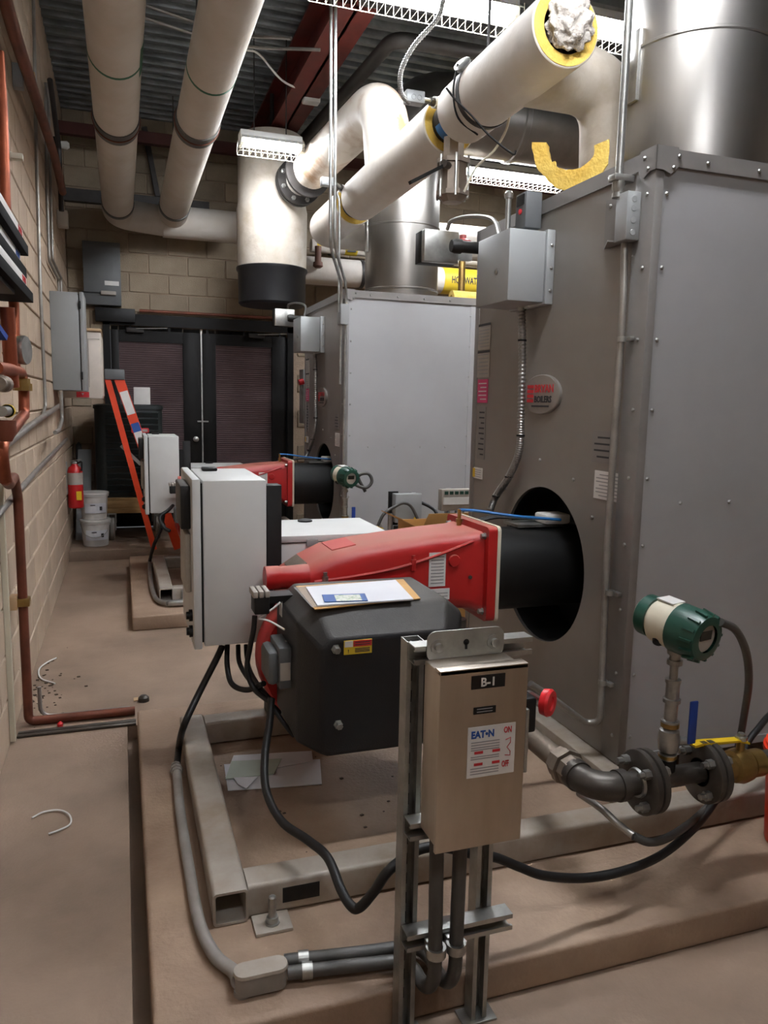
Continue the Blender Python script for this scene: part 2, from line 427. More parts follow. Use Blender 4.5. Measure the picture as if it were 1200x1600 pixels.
# ================================================================== boiler, skid and burner (built once at the near boiler, then copied)
DU = V(-.07, 3.5, 0)                       # near boiler -> far boiler
UNIT = []                                  # (thing, label of its copy)
X0, X1, Y0, Y1, Z0, Z1 = 1.70, 2.80, 2.23, 3.57, .20, 2.36
HY, HZ, HR = 2.845, .83, .335              # burner opening
screw = MB().lathe((0, 0, 0), (-1, 0, 0), [(0, .0075), (.003, .0075), (.006, .004)], 6).mesh('screw', 'galv')
screwy = MB().lathe((0, 0, 0), (0, -1, 0), [(0, .0075), (.003, .0075), (.006, .004)], 6).mesh('screw', 'galv')
def hexbolt(d, r, h, m='galv'):
    d = Vector(d); b = MB().lathe((0, 0, 0), d, [(0, r*1.35), (h*.2, r*1.35), (h*.2, r), (h*.95, r), (h, r*.85)], 6); return b.mesh('bolt', m, ang=25)

bo = thing('boiler', 'near dark grey sheet-metal boiler with an oval maker badge and screwed panels', 'boiler', (2.25, 2.9, Z0), 'boilers')
b = MB()
b.box((X0+.002, Y0+.004, Z0), (X1, Y0+.05, Z1-.02)); b.box((X0+.05, Y1-.05, Z0), (X1, Y1, Z1-.02)); b.box((X1-.05, Y0, Z0), (X1, Y1, Z1-.02))
b.box((X0+.002, Y0, Z1-.03), (X1, Y1, Z1-.004)); b.box((X0+.002, Y0, Z0), (X1, Y1, Z0+.03)); b.build('casing', 'boilerside', bo)
# burner side panel with a real round opening
angs = sorted([2*math.pi*i/64 for i in range(64)] + [math.atan2(z-HZ, y-HY) % (2*math.pi) for y in (Y0, Y1) for z in (Z0, Z1-.01)])
b = MB(); k = len(angs)
for a in angs:
    c, s = math.cos(a), math.sin(a); t = 1e9
    if c > 1e-9: t = min(t, (Y1-HY)/c)
    if c < -1e-9: t = min(t, (Y0-HY)/c)
    if s > 1e-9: t = min(t, (Z1-.01-HZ)/s)
    if s < -1e-9: t = min(t, (Z0-HZ)/s)
    b.v += [V(X0, HY+HR*c, HZ+HR*s), V(X0, HY+t*c, HZ+t*s), V(X0+.02, HY+HR*c, HZ+HR*s)]
for i in range(k):
    j = (i+1) % k; b.f += [(3*i, 3*i+1, 3*j+1, 3*j), (3*i, 3*j, 3*j+2, 3*i+2)]
b.build('front_panel', 'boiler', bo)
MB().lathe((X0+.015, HY, HZ), (1, 0, 0), [(0, HR-.001), (.22, HR-.001), (.22, .01)], 40, cap=False).build('burner_well', 'black', bo)
b = MB().box((X0-.004, Y0-.004, Z0), (X0+.03, Y0+.10, Z1-.02), .002).build('corner_post', 'boilertrim', bo)
b = MB().box((X0-.004, Y1-.04, Z0), (X0+.03, Y1+.004, Z1-.02), .002).build('corner_post', 'boilertrim', bo)
b = MB()
b.box((X0-.008, Y0-.008, Z1-.055), (X0+.03, Y1+.008, Z1)); b.box((X0-.008, Y0-.008, Z1-.055), (X1+.008, Y0+.03, Z1)); b.box((X0-.008, Y1-.03, Z1-.055), (X1+.008, Y1+.008, Z1))
b.build('top_trim', 'boilertrim', bo)
b = MB()
b.prism([(X0-.011, Y0-.011, Z1+.006), (X0-.011, Y0+.075, Z1+.006), (X0-.011, Y0+.085, Z1-.045), (X0-.011, Y0+.075, Z1-.075), (X0-.011, Y0+.05, Z1-.085), (X0-.011, Y0+.02, Z1-.07), (X0-.011, Y0-.011, Z1-.07)], (.004, 0, 0))
b.prism([(X0-.011, Y0-.011, Z1+.006), (X0+.075, Y0-.011, Z1+.006), (X0+.085, Y0-.011, Z1-.045), (X0+.075, Y0-.011, Z1-.06), (X0+.05, Y0-.011, Z1-.08), (X0+.02, Y0-.011, Z1-.07), (X0-.011, Y0-.011, Z1-.07)], (0, .004, 0))
b.build('corner_bracket', 'boilertrim', bo)
for z in (2.22, 1.98, 1.74, 1.50, 1.26, 1.02, .78, .54, .30):
    inst('screw', screw, (X0-.004, Y0+.035, z), bo); inst('screw', screwy, (X0+.05, Y0+.004, z), bo); inst('screw', screwy, (X1-.05, Y0+.004, z), bo)
for x in (1.9, 2.12, 2.34, 2.56): inst('screw', screwy, (x, Y0+.004, 1.17), bo); inst('screw', screwy, (x, Y0-.008, Z1-.03), bo)
for (y, z) in ((Y0+.05, Z1-.022), (Y0+.03, Z1-.06)): inst('screw', screw, (X0-.011, y, z), bo); inst('screw', screwy, (X0+.03+y-Y0, Y0-.011, z), bo)
for a in (35, 60, 95, 140): inst('screw', screw, (X0, HY-.45*math.cos(R(a)), HZ+.45*math.sin(R(a))), bo)
# maker badge
bc = V(X0, 2.877, 1.557)
b = MB(); b.lathe((0, 0, 0), (-1, 0, 0), [(0, 1), (.012, 1), (.016, .96)], 40)
bv = [V(q.x+X0, 2.885+q.y*.150, 1.557+q.z*.084) for q in b.v]; b.v = bv; bd = b.build('badge', 'boiler', bo, label='oval badge with red and dark lettering')
textmesh('badge_word', 'BRYAN', .046, (X0-.0175, 2.93, 1.566), (0, -1, 0), (0, 0, 1), 'inkred', bd, sx=1.05)
textmesh('badge_word', 'BOILERS', .038, (X0-.0175, 2.93, 1.524), (0, -1, 0), (0, 0, 1), 'ink', bd, sx=1.0)
b = MB()
for z in (1.597, 1.577, 1.557, 1.537): b.box((X0-.0185, 2.94, z-.014), (X0-.016, 2.99, z), 0)
b.build('badge_stripes', 'inkred', bd); MB().box((X0-.018, 2.81, 1.504), (X0-.0165, 2.95, 1.511)).build('badge_line', 'ink', bd)
# rating plates and stickers
def plate(y0, y1, z0, z1, m, name='label_plate', par=None, lines=0, lm='ink', head=None):
    p = MB().box((X0-.003, y0, z0), (X0, y1, z1)).build(name, m, par or bo)
    if lines:
        l = MB(); h = (z1-z0)/(lines+1)
        for i in range(lines): l.box((X0-.0036, y0+.012, z0+h*(i+.8)), (X0-.003, y1-.012-(.02 if i % 3 == 0 else 0), z0+h*(i+.8)+h*.28))
        l.build('print', lm, p)
    if head: MB().box((X0-.0038, y0, z1-.012), (X0-.003, y1, z1)).build('print_band', head, p)
    return p
plate(3.40, 3.54, 1.78, 1.905, 'labelgrey', lines=7, lm='inkgrey', head='ink'); plate(3.40, 3.54, 1.645, 1.775, 'labelgrey', lines=6, lm='inkgrey', head='ink')
plate(3.41, 3.52, 1.52, 1.635, 'pink', 'pink_sticker', lines=5, lm='label')
plate(3.42, 3.50, 1.24, 1.50, 'boilertrim', 'faded_print', lines=9, lm='ink')
p = plate(3.435, 3.545, 1.14, 1.195, 'label', 'warning_sticker', lines=4, lm='inkgrey'); MB().box((X0-.0042, 3.515, 1.145), (X0-.003, 3.54, 1.19)).build('warning_mark', 'yellow', p)
plate(2.315, 2.475, 1.165, 1.27, 'label', 'white_sticker', lines=7, lm='inkgrey'); plate(2.38, 2.50, 1.30, 1.42, 'boilertrim', 'faded_print', lines=4, lm='ink')
UNIT.append((bo, 'far pale grey boiler behind the second red burner'))

# flue stack on the boiler
SX, SY, SR = 2.39, 2.9, .315
def stack(cx, cy, ztop, label):
    t = thing('flue_stack', label, 'flue', (cx, cy, Z1), 'steel flue stacks')
    MB().lathe((cx, cy, Z1-.002), (0, 0, 1), [(0, SR), (ztop-Z1, SR)], 64).build('pipe', 'stack', t)
    for z in (Z1+.10, Z1+.62, Z1+1.2): 
        if z < ztop: MB().lathe((cx, cy, z), (0, 0, 1), [(0, SR), (.004, SR+.007), (.014, SR+.007), (.018, SR)], 64, cap=False).build('band', 'stack', t)
    MB().box((cx-SR-.015, cy-.03, Z1+.42), (cx-SR+.02, cy+.03, Z1+.7), .004).build('clip', 'galv', t)
    return t
stack(SX, SY, ZC-.02, 'wide shiny steel flue rising from the near boiler')
s2 = stack(SX+DU.x, SY+DU.y, 3.62, 'steel flue behind the white pipes on the far boiler')
cx, cy = SX+DU.x, SY+DU.y
b = MB(); pts = [V(cx, cy, 3.58)] + [V(cx+.40-.40*math.cos(R(a)), cy, 3.60+.38*math.sin(R(a))) for a in (0, 15, 30, 45, 60, 75, 90)] + [V(XR-.02, cy, 3.98)]
b.tube(pts, SR, 48); b.build('breeching', 'duct', s2)
for x in (3.3, 4.15, 5.0): MB().lathe((x, cy, 3.98), (1, 0, 0), [(0, SR), (.01, SR+.012), (.05, SR+.012), (.06, SR)], 48, cap=False).build('joint_band', 'duct', s2)

# skid of square tube
TW = .095
def sqtube(b, p, q, w, t=.007, r=.012):
    p = Vector(p); q = Vector(q); d = (q-p).normalized(); u = d.cross(V(0, 0, 1)).normalized(); v = u.cross(d)
    o1 = rect(p, u, v, w/2, w/2, r); o2 = rect(q, u, v, w/2, w/2, r); i1 = rect(p, u, v, w/2-t, w/2-t, r*.6); i2 = rect(q, u, v, w/2-t, w/2-t, r*.6)
    b.loft([i1, o1, o2, i2, i1], cap=False)
sk = thing('skid_frame', 'grey square-tube steel skid bolted down under the near burner', 'frame', (1.2, 2.5, ZP), 'boiler skids')
zc = ZP+TW/2+.003
b = MB(); sqtube(b, (.195+TW/2, 1.905, zc), (.195+TW/2, 3.13, zc), TW); b.build('side_tube', 'skid', sk)
b = MB(); sqtube(b, (.29, 1.915+TW/2, zc), (3.0, 1.915+TW/2, zc), TW); ft = b.build('front_tube', 'skid', sk)
MB().box((.385, 1.9138, ZP+.03), (.490, 1.9155, ZP+.075), .004).build('lift_slot', 'black', ft, label='dark rectangular slot in the front tube')
b = MB(); sqtube(b, (.29, 3.03+TW/2, zc), (3.0, 3.03+TW/2, zc), TW); b.build('back_tube', 'skid', sk)
MB().box((1.62, 2.01, ZP+.003), (1.70, 3.03, ZP+.098), .006).build('cross_tube', 'skid', sk)
MB().box((1.70, 2.24, ZP+.098), (2.8, 3.5, ZP+.1)).box((1.70, 3.1, ZP), (2.8, 3.5, ZP+.098)).build('base_plate', 'skid', sk)
pl = MB().box((.298, 1.835, ZP), (.398, 1.915, ZP+.010), .002).build('anchor_plate', 'skid', sk)
MB().lathe((.348, 1.87, ZP+.01), (0, 0, 1), [(0, .02), (.004, .02), (.004, .016), (.02, .016), (.02, .0105), (.075, .0105), (.078, .008)], 10).build('anchor_bolt', 'galv', pl)
UNIT.append((sk, 'grey square-tube steel skid of the far boiler by the ladder'))

# ---------------------------------------------------------------- burner
bu = thing('burner', 'large near red gas burner with black fan cover', 'burner', (.9, 2.845, .33), 'red gas burners')
MB().lathe((1.385, HY, .823), (1, 0, 0), [(0, .178), (.012, .178), (.012, .175), (.48, .175), (.48, .13)], 48).build('blast_tube', 'black', bu)
MB().loft([rect((1.345, 2.845, .843), (0, 1, 0), (0, 0, 1), .205, .190, .02), rect((1.383, 2.845, .843), (0, 1, 0), (0, 0, 1), .205, .190, .02)]).build('flange', 'red', bu)
MB().loft([rect((1.383, 2.845, .843), (0, 1, 0), (0, 0, 1), .208, .193, .02), rect((1.397, 2.845, .843), (0, 1, 0), (0, 0, 1), .208, .193, .02)]).build('gasket', 'cream', bu)
hb = hexbolt((-1, 0, 0), .011, .018)
for (y, z) in ((2.675, .995), (3.015, .995), (2.675, .69), (3.015, .69)): inst('bolt', hb, (1.345, y, z), bu)
# cast housing lofted along x
secs = []
for (x, yn, yf, zb, zt, r) in ((1.348, 2.675, 3.015, .675, 1.008, .03), (1.30, 2.685, 3.005, .69, 1.005, .05), (1.16, 2.69, 3.0, .70, .998, .06), (1.0, 2.69, 3.0, .72, .982, .06), (.85, 2.69, 3.0, .74, .965, .06), (.74, 2.69, 3.0, .75, .945, .06), (.655, 2.695, 2.995, .76, .905, .05), (.585, 2.70, 2.99, .77, .858, .035), (.55, 2.71, 2.98, .78, .835, .02)):
    secs.append(rect((x, (yn+yf)/2, (zb+zt)/2), (0, 1, 0), (0, 0, 1), (yf-yn)/2, (zt-zb)/2, r, 5))
ho = MB().loft(secs).build('housing', 'red', bu, ang=50)
b = MB().tube(spline([(1.30, 2.683, .975), (1.15, 2.686, .925), (1.0, 2.688, .885), (.85, 2.690, .862), (.66, 2.694, .845)]), .006, 6); b.build('seam_rib', 'red', ho)
for x, z in ((1.05, .90), (.70, .852)): MB().lathe((x, 2.69, z), (0, 0, 1), [(-.03, .012), (.012, .012), (.012, .008), (.028, .008)], 8).build('seam_bolt', 'red' if x > .9 else 'galv', ho)
b = MB().prism([(.597, 2.755, .866), (.648, 2.755, .900), (.648, 2.935, .900), (.597, 2.935, .866)], (-.003, 0, .005)); b.build('sight_plate', 'valvebody', ho, label='grey sight plate on the sloping end')
b = MB().prism([(.745, 2.765, .945), (.84, 2.765, .9625), (.84, 2.925, .9625), (.745, 2.925, .945)], (0, 0, .004)); b.build('cover_plate', 'reddust', ho)
MB().lathe((.476, 2.700, .868), (1, 0, 0), [(0, .034), (0, .043), (.05, .043), (.055, .04), (.16, .045)], 24).build('air_stub', 'red', bu)
MB().box((.51, 2.66, .815), (.70, 2.75, .828), .003).build('hinge_plate', 'red', bu)
MB().lathe((1.22, 2.686, .90), (0, -1, 0), [(0, .025), (.008, .022), (.009, .012)], 16).build('boss', 'red', ho)
MB().lathe((1.29, 2.684, .83), (0, -1, 0), [(0, .008), (.006, .008)], 8).build('plug', 'iron', ho)
for (x0, x1, z0, z1) in ((1.115, 1.185, .80, .935), (1.09, 1.205, .745, .79)):
    p = MB().box((x0, 2.6865, z0), (x1, 2.6895, z1)).build('white_label', 'label', ho); l = MB(); z = z0+.012
    while z < z1-.01: l.box((x0+.008, 2.6858, z), (x1-.008, 2.6866, z+.004)); z += .013
    l.build('print', 'inkgrey', p)
# fan housing and the black cover over the motor
MB().lathe((.705, 2.605, .575), (0, 1, 0), [(0, .25), (.02, .262), (.12, .262), (.135, .19), (.36, .185)], 40).build('fan_housing', 'red', bu)
FC = [(.50, 2.60, .40, .845, 0), ]
def fcsec(y, x0, x1, z0, z1, cx, cz): return [V(x0+cx, y, z0), V(x1-cx, y, z0), V(x1, y, z0+cx*.6), V(x1, y, z1-cz), V(x1-cx*1.2, y, z1), V(x0+cx*1.2, y, z1), V(x0, y, z1-cz), V(x0, y, z0+cx*.6)]
b = MB().loft([fcsec(2.60, .50, 1.065, .395, .868, .05, .05), fcsec(2.28, .50, 1.065, .395, .868, .05, .05), fcsec(2.255, .505, 1.06, .40, .860, .05, .05), fcsec(2.185, .545, 1.01, .408, .80, .03, .03), fcsec(2.17, .557, .998, .414, .787, .03, .03)])
me = b.build('fan_cover', 'blackplastic', bu, ang=25)
mod = me.modifiers.new('bevel', 'BEVEL'); mod.width = .012; mod.segments = 3; mod.limit_method = 'ANGLE'; mod.angle_limit = R(20)
hb2 = hexbolt((0, -1, 0), .011, .022)
for (x, z) in ((.600, .758), (.610, .515)): inst('bolt', hb2, (x, 2.17, z), me)
inst('bolt', hexbolt((-1, 0, 0), .013, .03), (.50, 2.42, .70), me)
p = MB().box((.625, 2.1665, .738), (.715, 2.169, .782)).build('warning_label', 'yellowlabel', me, label='red and yellow warning label')
MB().box((.655, 2.1655, .762), (.714, 2.1668, .781)).build('print_band', 'inkred', p); MB().box((.627, 2.1655, .762), (.653, 2.1668, .781)).build('print_sign', 'label', p)
textmesh('print_sign', '!', .016, (.637, 2.1662, .743), (1, 0, 0), (0, 0, 1), 'ink', p)
b = MB()
for z in (.744, .749, .754, .767, .774): b.box((.66, 2.1650, z), (.708, 2.1660, z+.0025))
b.build('print', 'ink', p)
MB().box((.4985, 2.50, .775), (.5005, 2.54, .83)).build('side_label', 'label', me)
# actuators
b = MB().box((.425, 2.36, .585), (.465, 2.50, .70), .018).box((.46, 2.35, .575), (.505, 2.51, .715), .006)
ac = b.build('servo_motor', 'cabdark', bu); MB().box((.464, 2.3485, .605), (.497, 2.352, .665)).build('servo_label', 'labelgrey', ac)
b = MB().box((.40, 2.46, .80), (.45, 2.54, .86), .004); cb = b.build('plug_connector', 'black', bu)
for k in range(3): MB().box((.395+k*.02, 2.455, .858), (.411+k*.02, 2.545, .880), .003).build('plug_cap', 'labelgrey', cb)
MB().box((.45, 2.50, .825), (.56, 2.58, .85)).build('connector_arm', 'black', bu)
b = MB().box((1.10, 2.62, .595), (1.23, 2.78, .672), .01); g = b.build('gas_servo', 'cabdark', bu); MB().box((1.11, 2.63, .672), (1.20, 2.76, .682), .003).build('servo_lid', 'galv', g)
MB().cyl((1.245, 2.70, .60), (1.245, 2.70, .66), .04, 20).build('gas_stub', 'iron', bu); MB().tube(fillet([(1.245, 2.72, .62), (1.245, 2.72, .47), (1.245, 2.72, .40)], .05), .042, 18).build('gas_inlet', 'iron', bu)
MB().box((.70, 3.04, .20), (.80, 3.12, .42), .004).build('support_leg', 'black', bu)
# ignition gear on top of the blast tube
MB().box((1.56, 2.80, 1.0), (1.78, 2.93, 1.012)).build('bracket', 'galv', bu); MB().box((1.68, 2.78, 1.012), (1.80, 2.88, 1.055), .01).build('igniter_box', 'label', bu, label='small white ignition box')
MB().lathe((1.325, 2.88, 1.0), (0, 0, 1), [(0, .010), (.02, .010), (.02, .014), (.035, .014), (.035, .008), (.075, .008)], 10).build('brass_nipple', 'brass', bu)
MB().tube(spline([(1.325, 2.88, 1.072), (1.40, 2.86, 1.068), (1.55, 2.80, 1.050), (1.74, 2.76, 1.035)]), .006, 8).build('air_line', 'bluetube', bu, label='thin blue plastic line')
for dy in (0, .02, .04): MB().tube(spline([(1.40, 2.92+dy, 1.0), (1.5, 2.90+dy, 1.03), (1.62, 2.87+dy, 1.03), (1.72, 2.84+dy, 1.03)]), .006, 6).build('lead', 'rubber', bu)
UNIT.append((bu, 'smaller far red gas burner in front of the black doors'))

# electrical cabinet beside the burner
ca = thing('control_cabinet', 'near pale grey control cabinet standing on a black post beside the big burner', 'cabinet', (.57, 3.08, ZP+.098), 'burner control cabinets')
cab = MB().box((.264, 2.75, .612), (.492, 3.25, 1.222), .006).build('body', 'cabinet', ca)
dr = MB().box((.226, 2.742, .604), (.256, 3.258, 1.228), .006).build('door', 'cabinet', ca)
MB().box((.256, 2.765, .625), (.265, 3.235, 1.21)).build('door_seal', 'black', ca)
b = MB().box((.190, 2.80, 1.04), (.226, 3.05, 1.20), .006); q = b.build('display_unit', 'blackplastic', dr)
b = MB().box((.205, 2.82, .80), (.226, 3.06, 1.02), .006); q = b.build('operator_panel', 'labelgrey', dr)
for z in (.72, .66): MB().lathe((.226, 2.80, z), (-1, 0, 0), [(0, .022), (.012, .022), (.012, .015), (.022, .014)], 16).build('lock', 'black', dr)
MB().box((.30, 3.12, 1.222), (.36, 3.18, 1.236), .005).build('top_clip', 'black', ca)
b = MB().box((.545, 3.035, ZP+.098), (.605, 3.12, 1.17), .003).box((.492, 3.04, .70), (.545, 3.11, 1.1)).build('post', 'black', ca)
UNIT.append((ca, 'far pale grey control cabinet beside the orange ladder'))
# terminal box behind the burner
tb = thing('terminal_box', 'low pale grey terminal box with a lid behind the near red burner', 'box', (.84, 3.3, .60), 'burner terminal boxes')
MB().box((.612, 3.09, .66), (1.085, 3.52, .918), .006).build('body', 'cabinet', tb); MB().box((.607, 3.084, .922), (1.09, 3.526, .952), .005).build('lid', 'cabinet', tb)
MB().box((.62, 3.1, .915), (1.08, 3.51, .924)).build('seal', 'black', tb)
for x in (.72, .97): MB().box((x, 3.078, .905), (x+.05, 3.086, .935), .002).build('latch', 'cabgrey', tb)
MB().lathe((.80, 3.46, .952), (0, 0, 1), [(0, .035), (.006, .035), (.012, .02)], 16).build('knob', 'black', tb)
MB().box((.86, 3.05, ZP+.098), (.92, 3.12, .7)).build('bracket', 'black', tb)
UNIT.append((tb, 'pale grey terminal box behind the far red burner'))

# control box and pressure switch on the boiler face
cbx = thing('relay_box', 'grey sheet-metal control box high on the near boiler face', 'box', (1.6, 3.0, 1.93), 'boiler relay boxes')
MB().box((1.495, 2.855, 1.932), (1.66, 3.145, 2.215), .004).build('cover', 'boxgrey', cbx); MB().box((1.662, 2.845, 1.925), (1.699, 3.155, 2.222), .003).build('back_box', 'boxgrey', cbx)
MB().lathe((1.495, 2.96, 2.06), (-1, 0, 0), [(0, .014), (.004, .014), (.006, .008)], 14).build('lock', 'galv', cbx)
for z in (1.98, 2.07, 2.16): inst('screw', screwy, (1.685, 2.845, z), cbx)
UNIT.append((cbx, 'grey control box high on the far boiler face'))
ps = thing('pressure_switch', 'square grey pressure switch with black tube by the near boiler', 'switch', (1.5, 3.55, 2.25), 'boiler pressure switches')
p0 = PY(664, 357, 3.6); p1 = PY(716, 412, 3.6)
MB().box((p0.x, 3.60, p1.z), (p1.x, 3.64, p0.z), .003).build('plate', 'galv', ps); MB().box((p0.x-.002, 3.642, p1.z), (p1.x, 3.72, p0.z), .003).build('body', 'black', ps)
pa = PY(705, 384, 3.5); MB().lathe(pa, (1, -.02, 0), [(0, .028), (.02, .034), (.05, .034), (.05, .028), (1.69-pa.x, .028)], 18).build('switch_tube', 'rubber', ps)
fx = MB().tube(spline([PY(699, 358, 3.6), PY(706, 345, 3.55), PY(735, 338, 3.45), PY(770, 343, 3.3), (1.58, 3.1, 2.225)], 8), .010, 8).build('flex_lead', 'flex', ps)
MB().box((p1.x-.02, 3.645, p1.z+.03), (1.70, 3.68, p1.z+.07)).build('bracket', 'galv', ps)
UNIT.append((ps, 'small pressure switch above the far boiler control box'))
# ribbed flexible conduit down the face
fl = spline([PX(815, 478, 1.662), PX(816, 560, 1.662), PX(814, 650, 1.662), PX(811, 705, 1.660), PX(795, 745, 1.658), PX(775, 775, 1.65), PX(766, 797, 1.62)], 60)
rs = [.0155 + (.0022 if i % 4 < 2 else -.0012) for i in range(len(fl))]
fcx = thing('flex_conduit', 'ribbed flexible metal conduit down the near boiler face', 'conduit', fl[-1], 'boiler flex conduits')
MB().tube(fl, rs, 10).build('hose', 'flex', fcx, ang=60)
MB().tube([fl[0]+V(0, 0, .03), fl[0]+V(0, 0, -.02)], .021, 10).build('fitting', 'galv', fcx)
for i in (40, 150, 240, 300): MB().tube([fl[i]-V(0, 0, .004), fl[i]+V(0, 0, .004)], .0195, 10).build('cable_tie', 'black', fcx)
UNIT.append((fcx, 'thin flexible conduit down the far boiler face'))

# ---------------------------------------------------------------- gas train with its flow transmitter
GY, GZ, PR = 1.86, .345, .037
gt = thing('gas_train', 'near black iron gas pipe with bolted flanges and brass valve', 'pipe', (1.34, GY, GZ), 'gas trains')
MB().tube([(1.34, 2.93, GZ), (1.34, 2.06, GZ)], PR, 24).build('supply_pipe', 'valvebody', gt)
MB().lathe((1.34, 2.06, GZ), (0, -1, 0), [(0, .052), (.03, .055), (.03, .060), (.055, .060)], 8).build('union_nut', 'valvebody', gt, ang=20); MB().lathe((1.34, 2.0, GZ), (0, -1, 0), [(0, .05), (.035, .05)], 8).build('union_end', 'valvebody', gt, ang=20)
el = [V(1.34, 1.97, GZ)] + [V(1.34+.08*(1-math.cos(R(a))), 1.94-.08*math.sin(R(a)), GZ) for a in range(0, 91, 10)] + [V(1.45, GY, GZ)]
b = MB().tube(el, .044, 24); b.lathe((1.34, 1.972, GZ), (0, -1, 0), [(0, .049), (.03, .049)], 24).lathe((1.42, GY, GZ), (1, 0, 0), [(0, .049), (.028, .049)], 24); b.build('elbow', 'iron', gt)
MB().tube([(1.43, GY, GZ), (1.50, GY, GZ)], PR, 24).build('nipple', 'iron', gt)
nut = MB().lathe((0, 0, 0), (-1, 0, 0), [(0, .0155), (.022, .0155), (.022, .010), (.04, .010)], 6).mesh('nut', 'galv', ang=25)
head = MB().lathe((0, 0, 0), (1, 0, 0), [(0, .0155), (.018, .0155)], 6).mesh('bolt_head', 'galv', ang=25)
for xf in (1.497, 1.735):
    for k in (0, 1):
        fln = MB().lathe((xf+k*.027, GY, GZ), (1, 0, 0), [(0, .045), (0, .096), (.003, .1), (.020, .1), (.023, .096), (.023, .045)], 36, cap=False).build('flange', 'iron', gt)
    MB().lathe((xf+.02, GY, GZ), (1, 0, 0), [(0, .082), (.01, .082)], 30).build('gasket', 'black', gt)
    for a in (45, 135, 225, 315):
        y, z = GY+.075*math.cos(R(a)), GZ+.075*math.sin(R(a)); inst('nut', nut, (xf, y, z), gt); inst('bolt_head', head, (xf+.05, y, z), gt)
MB().lathe((1.488, GY, GZ), (1, 0, 0), [(0, .044), (.012, .048)], 24).build('weld_neck', 'galv', gt)
MB().tube([(1.545, GY, GZ), (1.74, GY, GZ)], .033, 24).build('spool', 'iron', gt)
MB().lathe((1.785, GY, GZ), (1, 0, 0), [(0, .046), (.03, .046)], 6).build('adapter', 'galv', gt, ang=20)
bv = MB().lathe((1.81, GY, GZ), (1, 0, 0), [(0, .044), (.045, .044), (.045, .038), (.055, .052), (.085, .058), (.115, .052), (.125, .04), (.125, .045), (.17, .045)], 24).build('ball_valve', 'brass', gt)
MB().cyl((1.895, GY, GZ+.05), (1.895, GY, GZ+.085), .014, 12).build('valve_stem', 'brass', bv)
MB().prism([(1.92, GY-.014, GZ+.075), (1.88, GY-.014, GZ+.088), (1.73, GY-.016, GZ+.098), (1.70, GY-.012, GZ+.092), (1.70, GY+.012, GZ+.092), (1.73, GY+.016, GZ+.098), (1.88, GY+.014, GZ+.088), (1.92, GY+.014, GZ+.075)], (0, 0, .007)).build('valve_handle', 'yellow', bv, label='yellow lever handle')
MB().lathe((1.895, GY, GZ+.09), (0, 0, 1), [(0, .02), (.012, .02), (.012, .012), (.022, .012)], 6).build('handle_nut', 'galv', bv)
MB().tube(fillet([(1.97, GY, GZ), (2.035, GY, GZ), (2.035, 1.42, GZ), (2.035, 1.42, -.115)], .05, 6), PR, 20).build('gas_pipe', 'iron', gt)
GK = .926                                   # the train is 2 inch ware: drawn a little large above, set to size and height here
gt.location = (1.241, 1.722, .4305); gt.scale = (GK, GK, GK)
UNIT.append((gt, 'far gas pipe and flanges at the far boiler'))

fm = thing('flow_meter', 'green capped flow transmitter on a stem over the near gas pipe', 'meter', (1.605, GY, GZ+.03), 'flow transmitters')
tx = 1.605
MB().lathe((tx, GY, GZ+.028), (0, 0, 1), [(0, .026), (.035, .026), (.037, .02)], 18).build('weld_boss', 'black', fm)
b = MB().lathe((tx, GY, GZ+.06), (0, 0, 1), [(0, .022), (.012, .028), (.024, .028), (.026, .018), (.034, .030), (.068, .034), (.10, .030), (.108, .018), (.112, .028), (.132, .028), (.136, .018)], 16); b.build('isolation_valve', 'galv', fm)
MB().lathe((tx, GY, GZ+.07), (0, 0, 1), [(0, .029), (.010, .029)], 16).build('valve_band', 'brass', fm); MB().lathe((tx, GY, GZ+.172), (0, 0, 1), [(0, .0285), (.014, .0285)], 16).build('valve_band', 'brass', fm)
MB().cyl((tx, GY-.005, GZ+.125), (tx+.06, GY-.02, GZ+.125), .014, 10).build('valve_stem', 'galv', fm); MB().box((tx+.045, GY-.035, GZ+.12), (tx+.075, GY-.027, GZ+.26), .004).build('valve_lever', 'bluehandle', fm, label='blue lever handle')
MB().lathe((tx, GY, GZ+.19), (0, 0, 1), [(0, .020), (.06, .020), (.062, .027), (.074, .027), (.076, .021), (.125, .021), (.125, .024), (.137, .024), (.137, .013), (.185, .013), (.185, .024), (.20, .024), (.20, .017), (.218, .017), (.218, .024), (.235, .026), (.26, .03)], 18).build('stem', 'galv', fm)
hc = V(tx-.01, GY, .845); ax = V(.22, -.95, -.10).normalized()
hs = MB().lathe(hc, ax, [(-.115, .056), (-.11, .062), (-.075, .064), (-.074, .058), (-.06, .058), (-.055, .072), (.02, .074), (.022, .066)], 32).build('housing', 'cream', fm)
MB().lathe(hc, -ax, [(.070, .066), (.105, .066), (.112, .06), (.114, .01)], 32).build('rear_cap', 'transgreen', hs)
cp = MB().lathe(hc, ax, [(.018, .078), (.085, .076), (.115, .068), (.118, .058), (.118, .043)], 40, cap=False).build('front_cap', 'transgreen', hs)
b = MB(); u, t = frame(ax)
for i in range(14):
    a = 2*math.pi*i/14; b.bar(hc+ax*.075+(u*math.cos(a)+t*math.sin(a))*.077, hc+ax*.112+(u*math.cos(a)+t*math.sin(a))*.071, .012, .008, up=ax.cross(u*math.cos(a)+t*math.sin(a)))
b.build('cap_ribs', 'transgreen', cp)
MB().lathe(hc, ax, [(.105, .044), (.108, .044)], 32).build('window', 'labelgrey', cp)
e1 = V(-ax.y, ax.x, 0).normalized(); e2 = ax.cross(e1); 
if e2.z < 0: e2 = -e2
MB().obox(hc+ax*.109+e2*.008, e1*.026, e2*.014, ax*.002).build('display', 'screen', cp)
